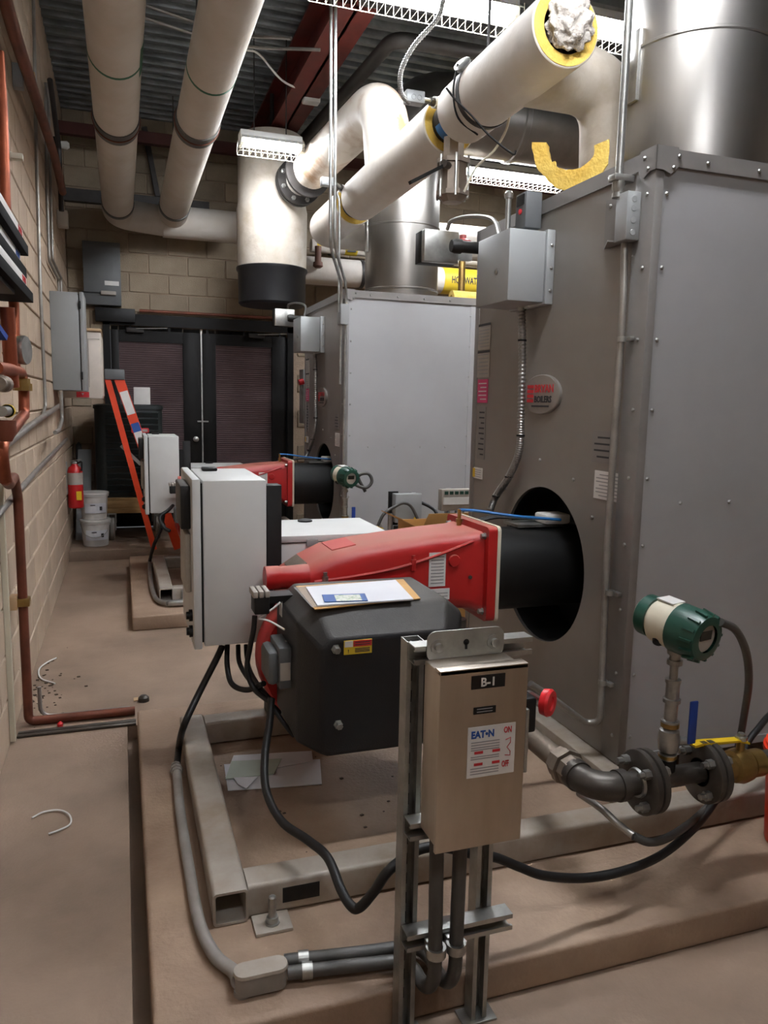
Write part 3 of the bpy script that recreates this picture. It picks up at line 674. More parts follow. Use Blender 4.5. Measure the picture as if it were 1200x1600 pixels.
MB().lathe(hc-ax*.06+V(-.03, -.04, -.045), (-.4, -.6, -.5), [(0, .018), (.02, .018), (.024, .014)], 14).build('gland_plug', 'black', hs)
MB().obox(hc-ax*.02+V(0, 0, .073), ax*.03, e1*.03, V(0, 0, .002)).build('label', 'label', hs)
MB().cyl(hc+V(.05, -.05, -.06), hc+V(.055, -.058, -.075), .009, 8).build('lock_screw', 'galv', hs)
fm.location = (1.486, 1.722, .458); fm.scale = (GK, GK, GK)
UNIT.append((fm, 'green capped flow transmitter standing before the far boiler panel'))

for t, lab in UNIT: dup(t, DU + (V(.085, 0, .10) if t in (gt, fm) else V(.09, 0, 0) if t is sk else V(0, 0, 0)), lab)

# ================================================================== disconnect switch on its strut stand
def strut(b, p, q, u, v, w=.041, h=.041, t=.0026, lip=.0085, ret=.007):
    "C channel from p to q; u is across, v points to the open side; p and q lie on the centre of the closed back"
    p, q, u, v = Vector(p), Vector(q), Vector(u), Vector(v); a = w/2
    pr = [(-a, 0), (a, 0), (a, h), (a-lip-t, h), (a-lip-t, h-ret), (a-lip, h-ret), (a-lip, h-t), (a-t, h-t), (a-t, t), (-a+t, t), (-a+t, h-t), (-a+lip, h-t), (-a+lip, h-ret), (-a+lip+t, h-ret), (-a+lip+t, h), (-a, h)]
    b.prism([p + u*x + v*y for (x, y) in pr], q-p); return b
st = thing('strut_stand', 'galvanised strut stand in front of the near pad', 'stand', (.70, 1.53, 0))
for x in (.601, .793):
    po = strut(MB(), (x, 1.552, .006), (x, 1.552, .985), (1, 0, 0), (0, -1, 0)).build('post', 'galv', st, ang=20)
    b = MB(); z = .08
    while z < .93: b.box((x-.007, 1.5485, z), (x+.007, 1.5497, z+.028)); z += .05
    b.build('slot_row', 'black', po, kind='stuff')
    MB().box((x-.045, 1.50, 0), (x+.045, 1.555, .006), .001).build('foot_plate', 'galv', st)
for (z, xa, xb) in ((.966, .582, .868), (.558, .582, .67), (.285, .582, .85)):
    strut(MB(), (xa, 1.509, z), (xb, 1.509, z), (0, 0, 1), (0, -1, 0)).build('rail', 'galv', st, ang=20)
sw = thing('disconnect_switch', 'stainless steel safety switch box marked B-1 with red handle', 'switch', (.70, 1.42, .57))
BX0, BX1, BY0, BY1, BZ0, BZ1 = .600, .797, 1.365, 1.462, .570, .962
MB().box((BX0+.003, BY0+.012, BZ0+.004), (BX1-.003, BY1, BZ1-.004), .002).build('enclosure', 'stainless', sw)
do = MB().box((BX0-.002, BY0, BZ0-.004), (BX1+.003, BY0+.010, BZ1+.003), .0015).build('door', 'stainless', sw)
MB().box((BX0-.002, BY0, BZ1-.006), (BX1+.003, BY0+.03, BZ1+.004), .001).build('rain_lip', 'stainless', sw)
ear = MB().loft([rect((.70, 1.463, .985), (1, 0, 0), (0, 0, 1), .092, .034, .02), rect((.70, 1.467, .985), (1, 0, 0), (0, 0, 1), .092, .034, .02)]).build('mounting_ear', 'galv', sw)
wa = MB().lathe((0, 0, 0), (0, -1, 0), [(0, .017), (.003, .017), (.003, .0095), (.011, .0095), (.012, .007)], 12).mesh('ear_bolt', 'galv')
for x in (.633, .767): inst('ear_bolt', wa, (x, 1.463, .985), ear)
MB().lathe((.70, 1.4632, .990), (0, -1, 0), [(0, .007), (.0008, .007)], 12).build('key_hole', 'black', ear); MB().box((.697, 1.4624, .974), (.703, 1.4634, .99)).build('key_slot', 'black', ear)
MB().box((.62, 1.462, BZ0-.02), (.78, 1.466, BZ0+.04)).build('lower_ear', 'galv', sw)
fy = BY0-.0006
pl = MB().box((.668, BY0-.002, .921), (.745, BY0, .950)).build('name_plate', 'black', do, label='black tag reading B-1')
textmesh('tag_text', 'B-1', .026, (.706, BY0-.0026, .9265), (1, 0, 0), (0, 0, 1), 'label', pl, align='CENTER')
pl = MB().box((.675, BY0-.002, .866), (.726, BY0, .881)).build('small_plate', 'black', do); b = MB()
for z in (.870, .876): b.box((.682, BY0-.0026, z), (.718, BY0-.002, z+.002))
b.build('print', 'inkgrey', pl)
pl = MB().box((.664, BY0-.0016, .726), (.775, BY0, .838)).build('instruction_label', 'label', do)
q = BY0-.0022
textmesh('brand_text', 'EAT\u2022N', .0215, (.671, q, .814), (1, 0, 0), (0, 0, 1), 'inkblue', pl, sx=.86, bold=.035)
textmesh('on_text', 'ON', .019, (.747, q, .818), (1, 0, 0), (0, 0, 1), 'inkred', pl, sx=.62); textmesh('off_text', 'OFF', .019, (.745, q, .742), (1, 0, 0), (0, 0, 1), 'inkred', pl, sx=.5)
b = MB()
for (x0, x1, z) in ((.68, .74, .778), (.68, .74, .752)): b.box((x0, q, z), (x0+.02, q+.0006, z+.006)); b.box((x1-.018, q, z), (x1, q+.0006, z+.006))
b.build('red_print', 'inkred', pl)
b = MB()
for z in (.803, .797, .791, .786, .771, .766, .745, .739, .733): b.box((.672, q, z), (.738, q+.0006, z+.002))
b.build('grey_print', 'inkgrey', pl)
MB().tube([(.752, q, .802), (.764, q, .806), (.764, q, .795), (.756, q, .785), (.764, q, .775), (.764, q, .766), (.752, q, .768)], .0009, 5).build('arrow_print', 'inkred', pl)
MB().box((.803, 1.37, .715), (.812, 1.43, .86), .003).build('handle_guard', 'galv', sw); MB().box((.80, 1.38, .80), (.835, 1.45, .88), .006).build('handle_hub', 'black', sw)
MB().prism([(.812, 1.40, .82), (.812, 1.44, .815), (.812, 1.45, .74), (.812, 1.43, .705), (.812, 1.40, .71), (.812, 1.39, .76)], (.012, 0, 0)).build('lock_plate', 'galv', sw)
kn = PY(856, 1098, 1.46)
MB().tube(spline([(.82, 1.42, .85), (.85, 1.45, .86), kn + V(-.01, .03, 0)]), .008, 8).build('lever', 'galv', sw)
MB().lathe(kn+V(-.008, .012, 0), (.60, -.80, .0), [(0, .022), (.003, .030), (.018, .0325), (.024, .029), (.024, .017), (.019, .016)], 32).build('handle_knob', 'redplastic', sw, label='round red plastic knob')
# conduits below the switch
for k, (xa, xb) in enumerate(((.632, .640), (.690, .690))):
    pts = fillet([(xa, 1.435, .570), (xb, 1.440, .20), (xb+.002, 1.50, .135), (xb+.004, 1.608+.042*k, .128), (.54, 1.625+.042*k, .128), (.345, 1.655+.042*k, .128)], .06, 8)
    cdt = thing('switch_conduit', ['grey liquid-tight conduit from the switch box, left of the pair', 'grey liquid-tight conduit from the switch box, right of the pair'][k], 'conduit', pts[-1], 'conduits below the switch box')
    MB().tube(pts, .0165, 14).build('hose', 'pvcdark', cdt)
    MB().ring((xb, 1.439, .268), (0, 0, 1), .0235, .0165, .022, 18).build('clamp', 'galv', cdt); MB().box((xb-.018, 1.45, .262), (xb+.018, 1.467, .296), .003).build('clamp_saddle', 'galv', cdt)
    MB().tube([pts[-1]+V(.035, -.004, 0), pts[-1]+V(.06, -.008, 0)], .0195, 14).build('ferrule', 'galv', cdt)
cb = thing('outlet_fitting', 'grey cast conduit outlet body on the front corner of the near pad', 'conduit', (.26, 1.66, ZP))
lb0 = V(.225, 1.655, .135); lb1 = V(.345, 1.655, .138)
MB().loft([rect(lb0+V(.055, 0, -.028), (1, 0, 0), (0, 1, 0), .062, .024, .022), rect(lb0+V(.055, 0, .02), (1, 0, 0), (0, 1, 0), .062, .024, .022)]).build('body', 'pvc', cb)
MB().loft([rect(lb0+V(.055, 0, .0195), (1, 0, 0), (0, 1, 0), .066, .028, .026), rect(lb0+V(.055, 0, .027), (1, 0, 0), (0, 1, 0), .064, .026, .024)]).build('cover', 'skid', cb)
MB().cyl((.236, 1.655, .045+ZP-.046), (.236, 1.655, .115), .021, 16).build('hub', 'pvc', cb); MB().cyl((.295, 1.665, ZP), (.295, 1.665, .118), .014, 14).build('plug', 'iron', cb)
fc = thing('floor_conduit', 'weathered grey conduit curving along the near pad beside the skid', 'conduit', (.1, 2.3, ZP))
pts = spline([PZ(276, 1206, .122), PZ(282, 1270, .122), PZ(296, 1360, .122), PZ(311, 1440, .122), PZ(335, 1492, .122), PZ(365, 1518, .124), lb0+V(.0, 0, 0)], 8)
MB().tube(pts, .0165, 14).build('hose', 'pvc', fc); MB().lathe(pts[0]+V(0, -.012, 0), (0, 1, 0), [(0, .020), (.02, .020), (.02, .023), (.035, .023), (.035, .017), (.05, .017), (.05, .021), (.065, .019)], 8).build('gland', 'pvc', fc, ang=20)

# ------------------------------------------------------------------ black cables round the near burner
def cable(pts, r, label, m='rubber', name='cable', cat='cable', group='black cables', k=8):
    o = MB().tube(spline(pts, k), r, 10).build(name, m); return tag(o, label, cat, group)
cable([PY(348, 1008, 2.85), PY(338, 1030, 2.84), PY(310, 1085, 2.80), PY(287, 1135, 2.74), PZ(280, 1165, .16), PZ(277, 1190, .126), PZ(276, 1204, .122)], .013, 'black cable dropping from the near cabinet to the pad')
cable([PY(355, 1008, 2.85), PY(355, 1040, 2.80), PY(362, 1068, 2.72), PY(385, 1078, 2.6), PY(412, 1068, 2.46)], .010, 'black cable looping low from the near cabinet to the servo')
cable([PY(372, 1008, 2.85), PY(374, 1035, 2.8), PY(388, 1060, 2.7), PY(410, 1080, 2.5), PY(425, 1098, 2.40)], .009, 'second black cable under the near cabinet')
cable([PY(384, 1008, 2.85), PY(386, 1030, 2.8), PY(394, 1055, 2.66), PY(412, 1082, 2.5), PY(440, 1125, 2.42), PY(460, 1150, 2.40)], .008, 'black cable passing behind the servo to the fan cover')
cable([PY(398, 962, 2.48), PY(396, 985, 2.48), PY(390, 1015, 2.52), PY(386, 1045, 2.52), PY(396, 1075, 2.5), PY(420, 1096, 2.42)], .009, 'black lead hanging from the plug connector')
cable([PY(424, 1092, 2.40), PY(421, 1130, 2.34), PY(414, 1180, 2.26), PY(416, 1235, 2.15), PY(440, 1283, 2.03), PY(480, 1312, 1.92), PY(512, 1340, 1.82), PY(533, 1390, 1.70), PY(548, 1415, 1.64), PY(562, 1418, 1.62), PY(585, 1392, 1.60), PY(606, 1362, 1.59), PY(640, 1335, 1.60), PY(668, 1324, 1.60), PY(700, 1325, 1.60), PY(745, 1336, 1.60), PY(775, 1340, 1.60), PY(810, 1354, 1.60), PY(850, 1368, 1.60), PY(910, 1372, 1.62), PY(970, 1362, 1.63), PY(1030, 1338, 1.68), PY(1078, 1300, 1.74), PY(1110, 1262, 1.81), PY(1130, 1225, 1.86), PY(1142, 1180, 1.90)], .0125, 'long black cable sagging from the burner past the strut stand')
cable([PY(905, 1240, 1.90), PY(940, 1264, 1.76), PY(965, 1287, 1.71), PY(990, 1306, 1.66)], .011, 'short pale conduit dipping below the near gas elbow', 'conduit', 'conduit', 'conduit', None, 6)
cable([PY(990, 1306, 1.66), PY(1015, 1316, 1.65), PY(1045, 1308, 1.69), PY(1080, 1285, 1.76), PY(1105, 1262, 1.82)], .012, 'grey flexible conduit sweeping under the near gas flanges', 'pvcdark', 'flexible_conduit', 'conduit', None)
cable([PY(1126, 972, 1.62), PY(1150, 985, 1.63), PY(1166, 1020, 1.66), PY(1170, 1065, 1.72), PY(1164, 1110, 1.80), PY(1155, 1160, 1.86), PY(1140, 1220, 1.90)], .0115, 'grey cable curving down from the near green flow transmitter', 'pvcdark')
cable([PY(1150, 1215, 1.9), PY(1168, 1162, 1.92), PY(1185, 1138, 1.94), PY(1205, 1115, 1.98), PY(1230, 1100, 2.02)], .011, 'black cable leaving at the right edge above the bucket')
cable([(1.67, 5.28, .87), PY(560, 745, 5.28), PY(575, 740, 5.26), PY(581, 752, 5.25), PY(572, 762, 5.25), PY(555, 757, 5.26), PY(545, 745, 5.28)], .012, 'black cable loop at the far green flow transmitter', 'pvcdark')
cable([PY(270, 790, 6.2), PY(262, 798, 6.04), PY(250, 808, 6.0), PY(256, 824, 5.97), PY(266, 830, 5.95)], .014, 'black cable loop under the far control cabinet')
cable([PY(256, 800, 6.35), PY(252, 825, 6.3), PY(241, 850, 6.25), PZ(234, 876, .14)], .014, 'black cable from the far cabinet down to the far pad')
cable([PZ(234, 876, .122), PZ(235, 905, .122), PZ(241, 930, .122), PZ(250, 940, .122), PZ(262, 943, .125)], .017, 'pale grey conduit bending on the far pad', 'conduit', 'floor_conduit', 'conduit', None)
c0 = PZ(278, 942, .125); t = tag(MB().box(c0-V(.07, .03, .015), c0+V(.07, .03, .02), .012).build('outlet_fitting', 'galv'), 'galvanised conduit outlet body at the front of the far pad', 'conduit')
zt = tag(MB().tube(spline([PY(404, 966, 2.47), PY(425, 952, 2.47), PY(438, 941, 2.48)]), .0035, 6).build('cable_tie', 'label'), 'white cable tie stretched up towards the fan cover corner', 'cable tie')
zt = tag(MB().tube(spline([PY(404, 967, 2.47), PY(420, 970, 2.46), PY(445, 984, 2.42)]), .0035, 6).build('cable_tie', 'label'), 'white cable tie running down over the red fan housing', 'cable tie')

# conduit down the near boiler face and its box
cf = thing('face_conduit', 'thin grey conduit running down the near boiler face', 'conduit', PX(942, 1100, 1.675))
pts = fillet([PX(976, 374, 1.672), PX(974, 470, 1.672), PX(949, 850, 1.672), PX(941, 1062, 1.672), PX(938, 1128, 1.66), PX(915, 1130, 1.62), PX(862, 1090, 1.45), PX(828, 1068, 1.36)], .05, 6)
MB().tube(pts, .0125, 12).build('pipe', 'conduit', cf)
for p in (PX(972, 530, 1.672), PX(953, 926, 1.672), PX(942, 1066, 1.672)): MB().ring(p-V(0, 0, .009), (0, 0, 1), .017, .0125, .018, 14).build('strap', 'galv', cf); MB().box(p+V(.004, -.04, -.008), p+V(.0225, -.01, .008), .002).build('strap_foot', 'galv', cf)
ob = thing('outlet_box', 'dark grey outlet box with bracket near the top corner of the boiler', 'box', (1.66, 2.37, 2.07))
a = PX(988, 308, 1.69)
MB().box((1.640, a.y-.045, 2.075), (1.695, a.y+.022, 2.235), .004).build('box', 'cabgrey', ob)
for z in (2.10, 2.14, 2.18, 2.21): MB().lathe((1.667, a.y-.045, z), (0, -1, 0), [(0, .011), (.0012, .010)], 14).build('knockout', 'cabgrey', ob)
br = MB().box((1.688, a.y+.03, 2.085), (1.695, a.y+.15, 2.25)).prism([(1.69, a.y+.03, 2.085), (1.69, a.y+.15, 2.085), (1.62, a.y+.03, 2.085)], (0, 0, -.005)).build('bracket', 'boilertrim', ob)
inst('screw', screw, (1.688, a.y+.12, 2.225), ob)
tp = PX(966, 295, 1.645)
rc = thing('riser_conduit', 'galvanised conduit rising past the near flue', 'conduit', tp)
MB().tube([tp, V(tp.x, tp.y, ZC-.01)], .0135, 14).build('pipe', 'galv', rc); MB().lathe(tp-V(0, 0, .03), (0, 0, 1), [(0, .02), (.015, .02), (.015, .016), (.03, .022), (.055, .022)], 12).build('connector', 'galv', rc)
MB().box(tp+V(-.03, -.022, .022), tp+V(.05, .022, .045), .004).build('clamp', 'galv', rc)
# aquastat box at the top rim of the near boiler
aq = thing('aquastat', 'dark grey limit control with a red reset button on the boiler rim', 'control', (1.62, 3.0, 2.2))
ay = 2.95; q0 = PY(823, 297, ay); q1 = PY(853, 358, ay)
MB().box((q0.x, ay, q1.z), (1.690, ay+.09, q0.z), .004).build('body', 'cabdark', aq); MB().lathe((q0.x, ay+.045, q1.z+.07), (-1, 0, 0), [(0, .012), (.005, .012), (.008, .008)], 16).build('reset_button', 'inkred', aq)
MB().box((q0.x-.004, ay+.015, q1.z+.095), (q0.x, ay+.075, q0.z-.01)).build('dial_plate', 'black', aq)
MB().tube([(1.60, ay+.13, 2.222), (1.60, ay+.13, 2.40)], .012, 10).build('nipple', 'galv', aq); MB().lathe((1.60, ay+.13, 2.39), (0, 0, 1), [(0, .018), (.02, .02), (.03, .012)], 12).build('nipple_cap', 'galv', aq)

# ================================================================== overhead piping
def ycut(px, py, z): return PZ(px, py, z).y
pr = .143
def bigpipe(px, x, z, label, far):
    t = thing('insulated_pipe', label, 'pipe', (x, 8.3, z-pr), 'white overhead pipes')
    MB().tube(fillet([(x, YB+.02, z), (x, 8.12, z)], .1), pr, 40).build('jacket', 'canvas', t)
    for py in (205, 340):
        yy = ycut(px[0], py+8, z-pr) if py < 300 else 8.03; MB().ring((x, yy, z), (0, 1, 0), pr+.008, pr-.01, .17 if py < 300 else .07, 40).build('band', 'band', t)
        if py < 300: MB().ring((x, yy+.08, z), (0, 1, 0), pr+.014, pr-.01, .012, 40).build('hanger_strap', 'copperdark', t)
        MB().tube([(x, yy+.035, z+pr), (x, yy+.035, ZC)], .006, 6).build('hanger_rod', 'darksteel', t)
    yy = ycut(px[0], 122 if x < .3 else 138, z-pr); MB().ring((x, yy, z), (0, 1, 0), pr+.002, pr-.01, .022, 40).build('green_tape', 'greentape', t)
    el = fillet([(x, 8.10, z), (x, 8.42, z-.02), (x+.5, 8.42, z-.06)] if far else [(x, 8.10, z), (x, 8.42, z-.04)], .22, 8)
    MB().tube(el, pr+.004, 36).build('elbow', 'canvas', t); return t
p1 = bigpipe((180, 183), .018, 3.37, 'left of the two thick white insulated pipes overhead', True)
q = ycut(215, 95, 3.30); b = MB(); sec = []
for i in range(6):
    a = R(-30+i*9); sec.append((.018+(pr+.0015)*math.cos(a), 3.37+(pr+.0015)*math.sin(a)))
for (xx, zz) in sec: b.v += [V(xx, q-.15, zz), V(xx, q+.22, zz)]
for i in range(5): b.f.append((2*i, 2*i+1, 2*i+3, 2*i+2))
b.build('green_label', 'greentape', p1)
bigpipe((270, 270), .545, 3.40, 'right of the two thick white insulated pipes overhead', False)
hd = tag(MB().tube([(.45, 8.42, 3.315), (1.35, 8.42, 3.315)], pr+.016, 36).build('header_pipe', 'canvas'), 'white insulated header pipe across the far wall behind the tank', 'pipe')
# tank
tk = thing('air_separator', 'thick white insulated upright tank with a black lower end', 'tank', (1.40, 7.5, 2.42))
MB().lathe((1.40, 7.5, 2.74), (0, 0, 1), [(0, .325), (.25, .33), (.55, .332), (.58, .325), (.62, .318), (1.15, .318), (1.22, .28), (1.26, .15), (1.27, .02)], 56).build('jacket', 'canvas_rough', tk)
MB().lathe((1.40, 7.5, 2.42), (0, 0, 1), [(0, .02), (0, .30), (.02, .318), (.30, .322), (.325, .338), (.345, .338), (.35, .325)], 56).build('lower_end', 'blackplastic', tk)
MB().tube([(1.40, 7.5, 4.0), (1.40, 7.5, ZC)], .02, 8).build('hanger_rod', 'darksteel', tk)

# line A: along the boilers, cut open in two places
AX, AZ, AR = 1.78, 3.06, .158
la = thing('supply_line', 'thick white insulated pipe with its cut end stuffed with wool', 'pipe', (AX, 4.5, AZ-AR))
def sleeve(y0, y1, m, name='jacket'):
    b = MB().lathe((AX, y0, AZ), (0, 1, 0), [(0, .11), (0, AR-.004), (.004, AR), (y1-y0-.004, AR), (y1-y0, AR-.004), (y1-y0, .11)], 44, cap=False); o = b.build(name, m, la)
    for (yy, s) in ((y0, -1), (y1, 1)): MB().ring((AX, yy+s*.001, AZ), (0, s, 0), AR-.008, .105, .002, 44).build('cut_edge', 'fiberglass', o, label='yellow fibreglass edge')
    return o
sleeve(2.98, 3.98, 'canvas'); sleeve(4.17, 5.86, 'canvas'); sleeve(6.02, 6.72, 'canvas')
MB().tube(fillet([(AX, 3.2, AZ), (AX, 6.96, AZ), (2.4, 6.96, AZ)], .2), .108, 28).build('core_pipe', 'black', la)
MB().tube(fillet([(AX, 6.71, AZ), (AX, 6.97, AZ), (3.4, 6.97, AZ)], .22, 8), AR, 32).build('far_bend', 'canvas', la)
for y in (4.08, 5.94):
    b = MB(); 
    for i in range(5):
        a = R(200+i*12); b.v += [V(AX+.111*math.cos(a), y-.03, AZ+.111*math.sin(a)), V(AX+.111*math.cos(a), y+.05, AZ+.111*math.sin(a))]
    for i in range(4): b.f.append((2*i, 2*i+1, 2*i+3, 2*i+2))
    b.build('blue_tape', 'bluetube', la)
# wool stuffed in the cut end
b = MB(); rnd = random.Random(3); bm = bmesh.new(); bmesh.ops.create_icosphere(bm, subdivisions=5, radius=1)
from mathutils import noise as mnoise
for v in bm.verts:
    n = mnoise.fractal(v.co*2.0, .9, 2.1, 6); n2 = mnoise.noise(v.co*3.0+V(5, 2, 1)); s = 1+.24*n+.22*n2
    v.co = V(AX+.012+v.co.x*.098*s, 2.965+v.co.y*.06*s, AZ+.012+v.co.z*.105*s)
b.bm(bm); b.build('wool_plug', 'wool', la, label='tuft of white mineral wool', ang=70)
MB().tube(fillet([(AX+.02, 3.40, AZ), (2.30, 3.40, AZ), (2.32, 3.40, 2.62)], .30, 10), .150, 36).build('branch', 'canvas_rough', la)
MB().lathe((2.32, 3.40, Z1), (0, 0, 1), [(0, .13), (.03, .13), (.03, .08), (.10, .08), (.10, .13), (.13, .13), (.13, .10), (.27, .10)], 28).build('outlet_flange', 'iron', la)
hg = MB().ring((AX, 3.70, AZ), (0, 1, 0), AR+.006, AR-.004, .03, 40).build('hanger_strap', 'darksteel', la)
MB().tube([(AX, 3.71, AZ+AR), (AX, 3.71, ZC)], .008, 8).build('hanger_rod', 'darksteel', la)
g0 = PY(733, 113, 3.72); MB().lathe((AX-.125, 3.72, AZ+.11), (-.75, -.45, .6), [(0, .04), (.02, .045), (.025, .03)], 18).build('dial_cap', 'galv', la)
MB().tube(spline([(AX-.16, 3.72, AZ+.12), (AX-.165, 3.75, AZ), (AX-.12, 3.78, AZ-.11), (AX, 3.8, AZ-AR-.01)]), .005, 6).build('strap_wire', 'black', la)
# line B: from the tank, bending down into line A
lbp = thing('return_line', 'white insulated pipe from the tank bending down into the main line', 'pipe', (AX, 6, 3.3))
bp = fillet([(1.56, 7.14, 3.47), (1.80, 5.40, 3.63), (1.81, 5.30, 3.12)], .36, 12)
cut = bp[0] + (bp[1]-bp[0])*.24
MB().tube([cut]+bp[1:], AR+.006, 36).build('jacket', 'canvas_stain', lbp)
dv = (bp[1]-bp[0]).normalized()
MB().tube([bp[0]-dv*.12, cut+dv*.02], .13, 28).build('core_pipe', 'canvas', lbp)
for h in (.0, .05, .26): MB().lathe(bp[0]+dv*h, dv, [(0, .10), (0, .205), (.03, .205), (.03, .10)], 36, cap=False).build('flange', 'darksteel', lbp)
hb4 = hexbolt(tuple(dv), .016, .022)
u, t = frame(dv)
for i in range(8):
    a = 2*math.pi*(i+.5)/8; inst('bolt', hb4, bp[0]+dv*.08+(u*math.cos(a)+t*math.sin(a))*.17, lbp)
# sensor boxes at the two cuts
def sensor(px0, py0, px1, py1, y, label, ytip):
    t = thing('sensor_box', label, 'sensor', PY(px0, py1, y), 'pipe sensor boxes')
    a = PY(px0, py0, y); c = PY(px1, py1, y); bx = MB().box((a.x, y, c.z), (c.x, y+.06, a.z), .005).build('box', 'boxgrey', t)
    for k in (.38, .70): MB().ring((a.x+(c.x-a.x)*k, y, (a.z+c.z)/2-.005), (0, -1, 0), .014, .011, .0015, 16).build('knockout', 'cabgrey', bx)
    m = V(c.x, y+.03, (a.z+c.z)/2); e = V(AX-.10, ytip, AZ+.06)
    MB().tube([m, m+(e-m)*.4], .012, 10).build('nipple', 'galv', t); MB().tube([m+(e-m)*.4, m+(e-m)*.6], .022, 8).build('nut', 'iron', t); MB().tube([m+(e-m)*.6, e], .03, 14).build('well', 'fixture', t); return t
sensor(636, 138, 664, 162, 4.0, 'grey sensor box at the near cut in the main pipe', 4.07)
sensor(503, 275, 526, 291, 5.75, 'grey sensor box at the far cut in the main pipe', 5.93)
fl = spline([PY(694, -6, 4.0), PY(683, 30, 4.0), PY(648, 70, 4.0), PY(627, 110, 4.0), PY(627, 145, 4.0), PY(640, 161, 4.02)], 40)
tag(MB().tube(fl, [.012+(.002 if i % 4 < 2 else -.001) for i in range(len(fl))], 8).build('flex_whip', 'flex', ang=60), 'shiny flexible conduit hanging to the near sensor box', 'conduit')
cable([PY(697, 137, 3.5), PY(712, 156, 3.5), PY(738, 182, 3.48), PY(765, 212, 3.45), PY(800, 240, 3.4), PY(806, 236, 3.4)], .005, 'thin black wire sagging past the valve to the yellow insulation', 'black', 'wire', 'wire', None)
cable([PY(797, 178, 3.6), PY(790, 205, 3.62), PY(772, 235, 3.65), PY(744, 262, 3.7), PY(725, 300, 3.72)], .006, 'thin cream wire hanging beside the bright light', 'cream', 'wire', 'wire', None)
# bronze valve hanging below the near cut
vc = PY(690, 262, 4.08); vx = AX-.01
va = thing('balancing_valve', 'brown bolted bronze valve hanging below the white pipe', 'valve', (vx, 4.08, 2.62))
MB().lathe((vx, 4.08, 2.62), (0, 0, 1), [(0, .02), (.0, .055), (.03, .085), (.03, .098), (.055, .098), (.055, .08), (.20, .08), (.20, .095), (.225, .095), (.225, .06), (.34, .06)], 8).build('body', 'valvebody', va, ang=20)
for i in range(6):
    a = 2*math.pi*i/6+.3; MB().tube([(vx+.088*math.cos(a), 4.08+.088*math.sin(a), 2.64), (vx+.088*math.cos(a), 4.08+.088*math.sin(a), 2.86)], .008, 8).build('tie_bolt', 'galv', va)
MB().tube([(vx-.02, 4.06, 2.80), (vx-.10, 3.98, 2.79)], .02, 10).build('stem', 'iron', va)
MB().bar((vx-.08, 4.0, 2.79), (vx-.29, 3.98, 2.67), .03, .018).build('lever', 'black', va)
# fibreglass half shells on the boiler
def half(c, fwd, up, r0, r1, L, a0, a1, label):
    "half shell; fwd is its axis, angles measured from 'right' towards 'up'"
    c, fwd, up = Vector(c), Vector(fwd).normalized(), Vector(up); up = (up-fwd*up.dot(fwd)).normalized(); rt = fwd.cross(up); n = 20; rr = random.Random(len(label)); secs = []
    for i in range(n+1):
        a = R(a0+(a1-a0)*i/n); d = rt*math.cos(a)+up*math.sin(a); j = 1+.025*rr.uniform(-1, 1)
        secs.append([c+d*r0*j, c+d*r1*j, c+d*r1*j+fwd*L*(1+.05*rr.uniform(-1, 1)), c+d*r0*j+fwd*L])
    return tag(MB().loft(secs).build('insulation_shell', 'fiberglass'), label, 'insulation', 'yellow insulation pieces')
half((1.835, 2.98, Z1+.255), (.55, .82, .22), (.05, 0, 1), .105, .165, .22, 178, 345, 'curved yellow fibreglass half shell on the near boiler, upper of two')
half((1.775, 2.86, Z1+.170), (.55, .82, .22), (-.14, 0, 1), .080, .140, .10, 190, 372, 'curved yellow fibreglass half shell on the near boiler rim, nearer piece')
c2 = PY(705, 455, 6.0); half((c2.x, 6.0, Z1+.005), (1, -.1, -.02), (0, 0, 1), .05, .09, .30, 0, 180, 'small yellow insulation piece lying on the far boiler')

# thin conduits by the far boiler
for k, (px, r, m, lab) in enumerate(((514, .010, 'galv', 'left thin steel conduit rising beside the far boiler'), (521, .010, 'galv', 'middle thin steel conduit rising beside the far boiler'))):
    p = PY(px, 300, 4.9); q0 = PY(px+2, 385, 4.9); q1 = PY(534+k*7, 445, 5.64)
    tag(MB().tube(fillet([(p.x, p.y, ZC-.01), (q0.x, q0.y, q0.z), (q1.x, q1.y, q1.z), (q1.x, 5.66, .95 if k else 1.65)], .12, 5), r, 10).build('thin_conduit', m), lab, 'conduit', 'thin conduits by the far boiler')
p = PY(533, 330, 5.62); tag(MB().tube(fillet([PY(515, 292, 5.72), PY(530, 305, 5.66), (p.x, 5.66, 2.9), (p.x, 5.66, 2.18)], .08, 5), .009, 10).build('thin_conduit', 'galv'), 'short thin conduit from the far sensor box to the switch box', 'conduit', 'thin conduits by the far boiler')
p = PY(536, 492, 5.66); tag(MB().box((p.x-.035, 5.60, p.z-.075), (p.x+.03, 5.70, p.z+.075), .006).build('switch_box', 'cabgrey'), 'small grey switch box on the corner of the far boiler', 'box')
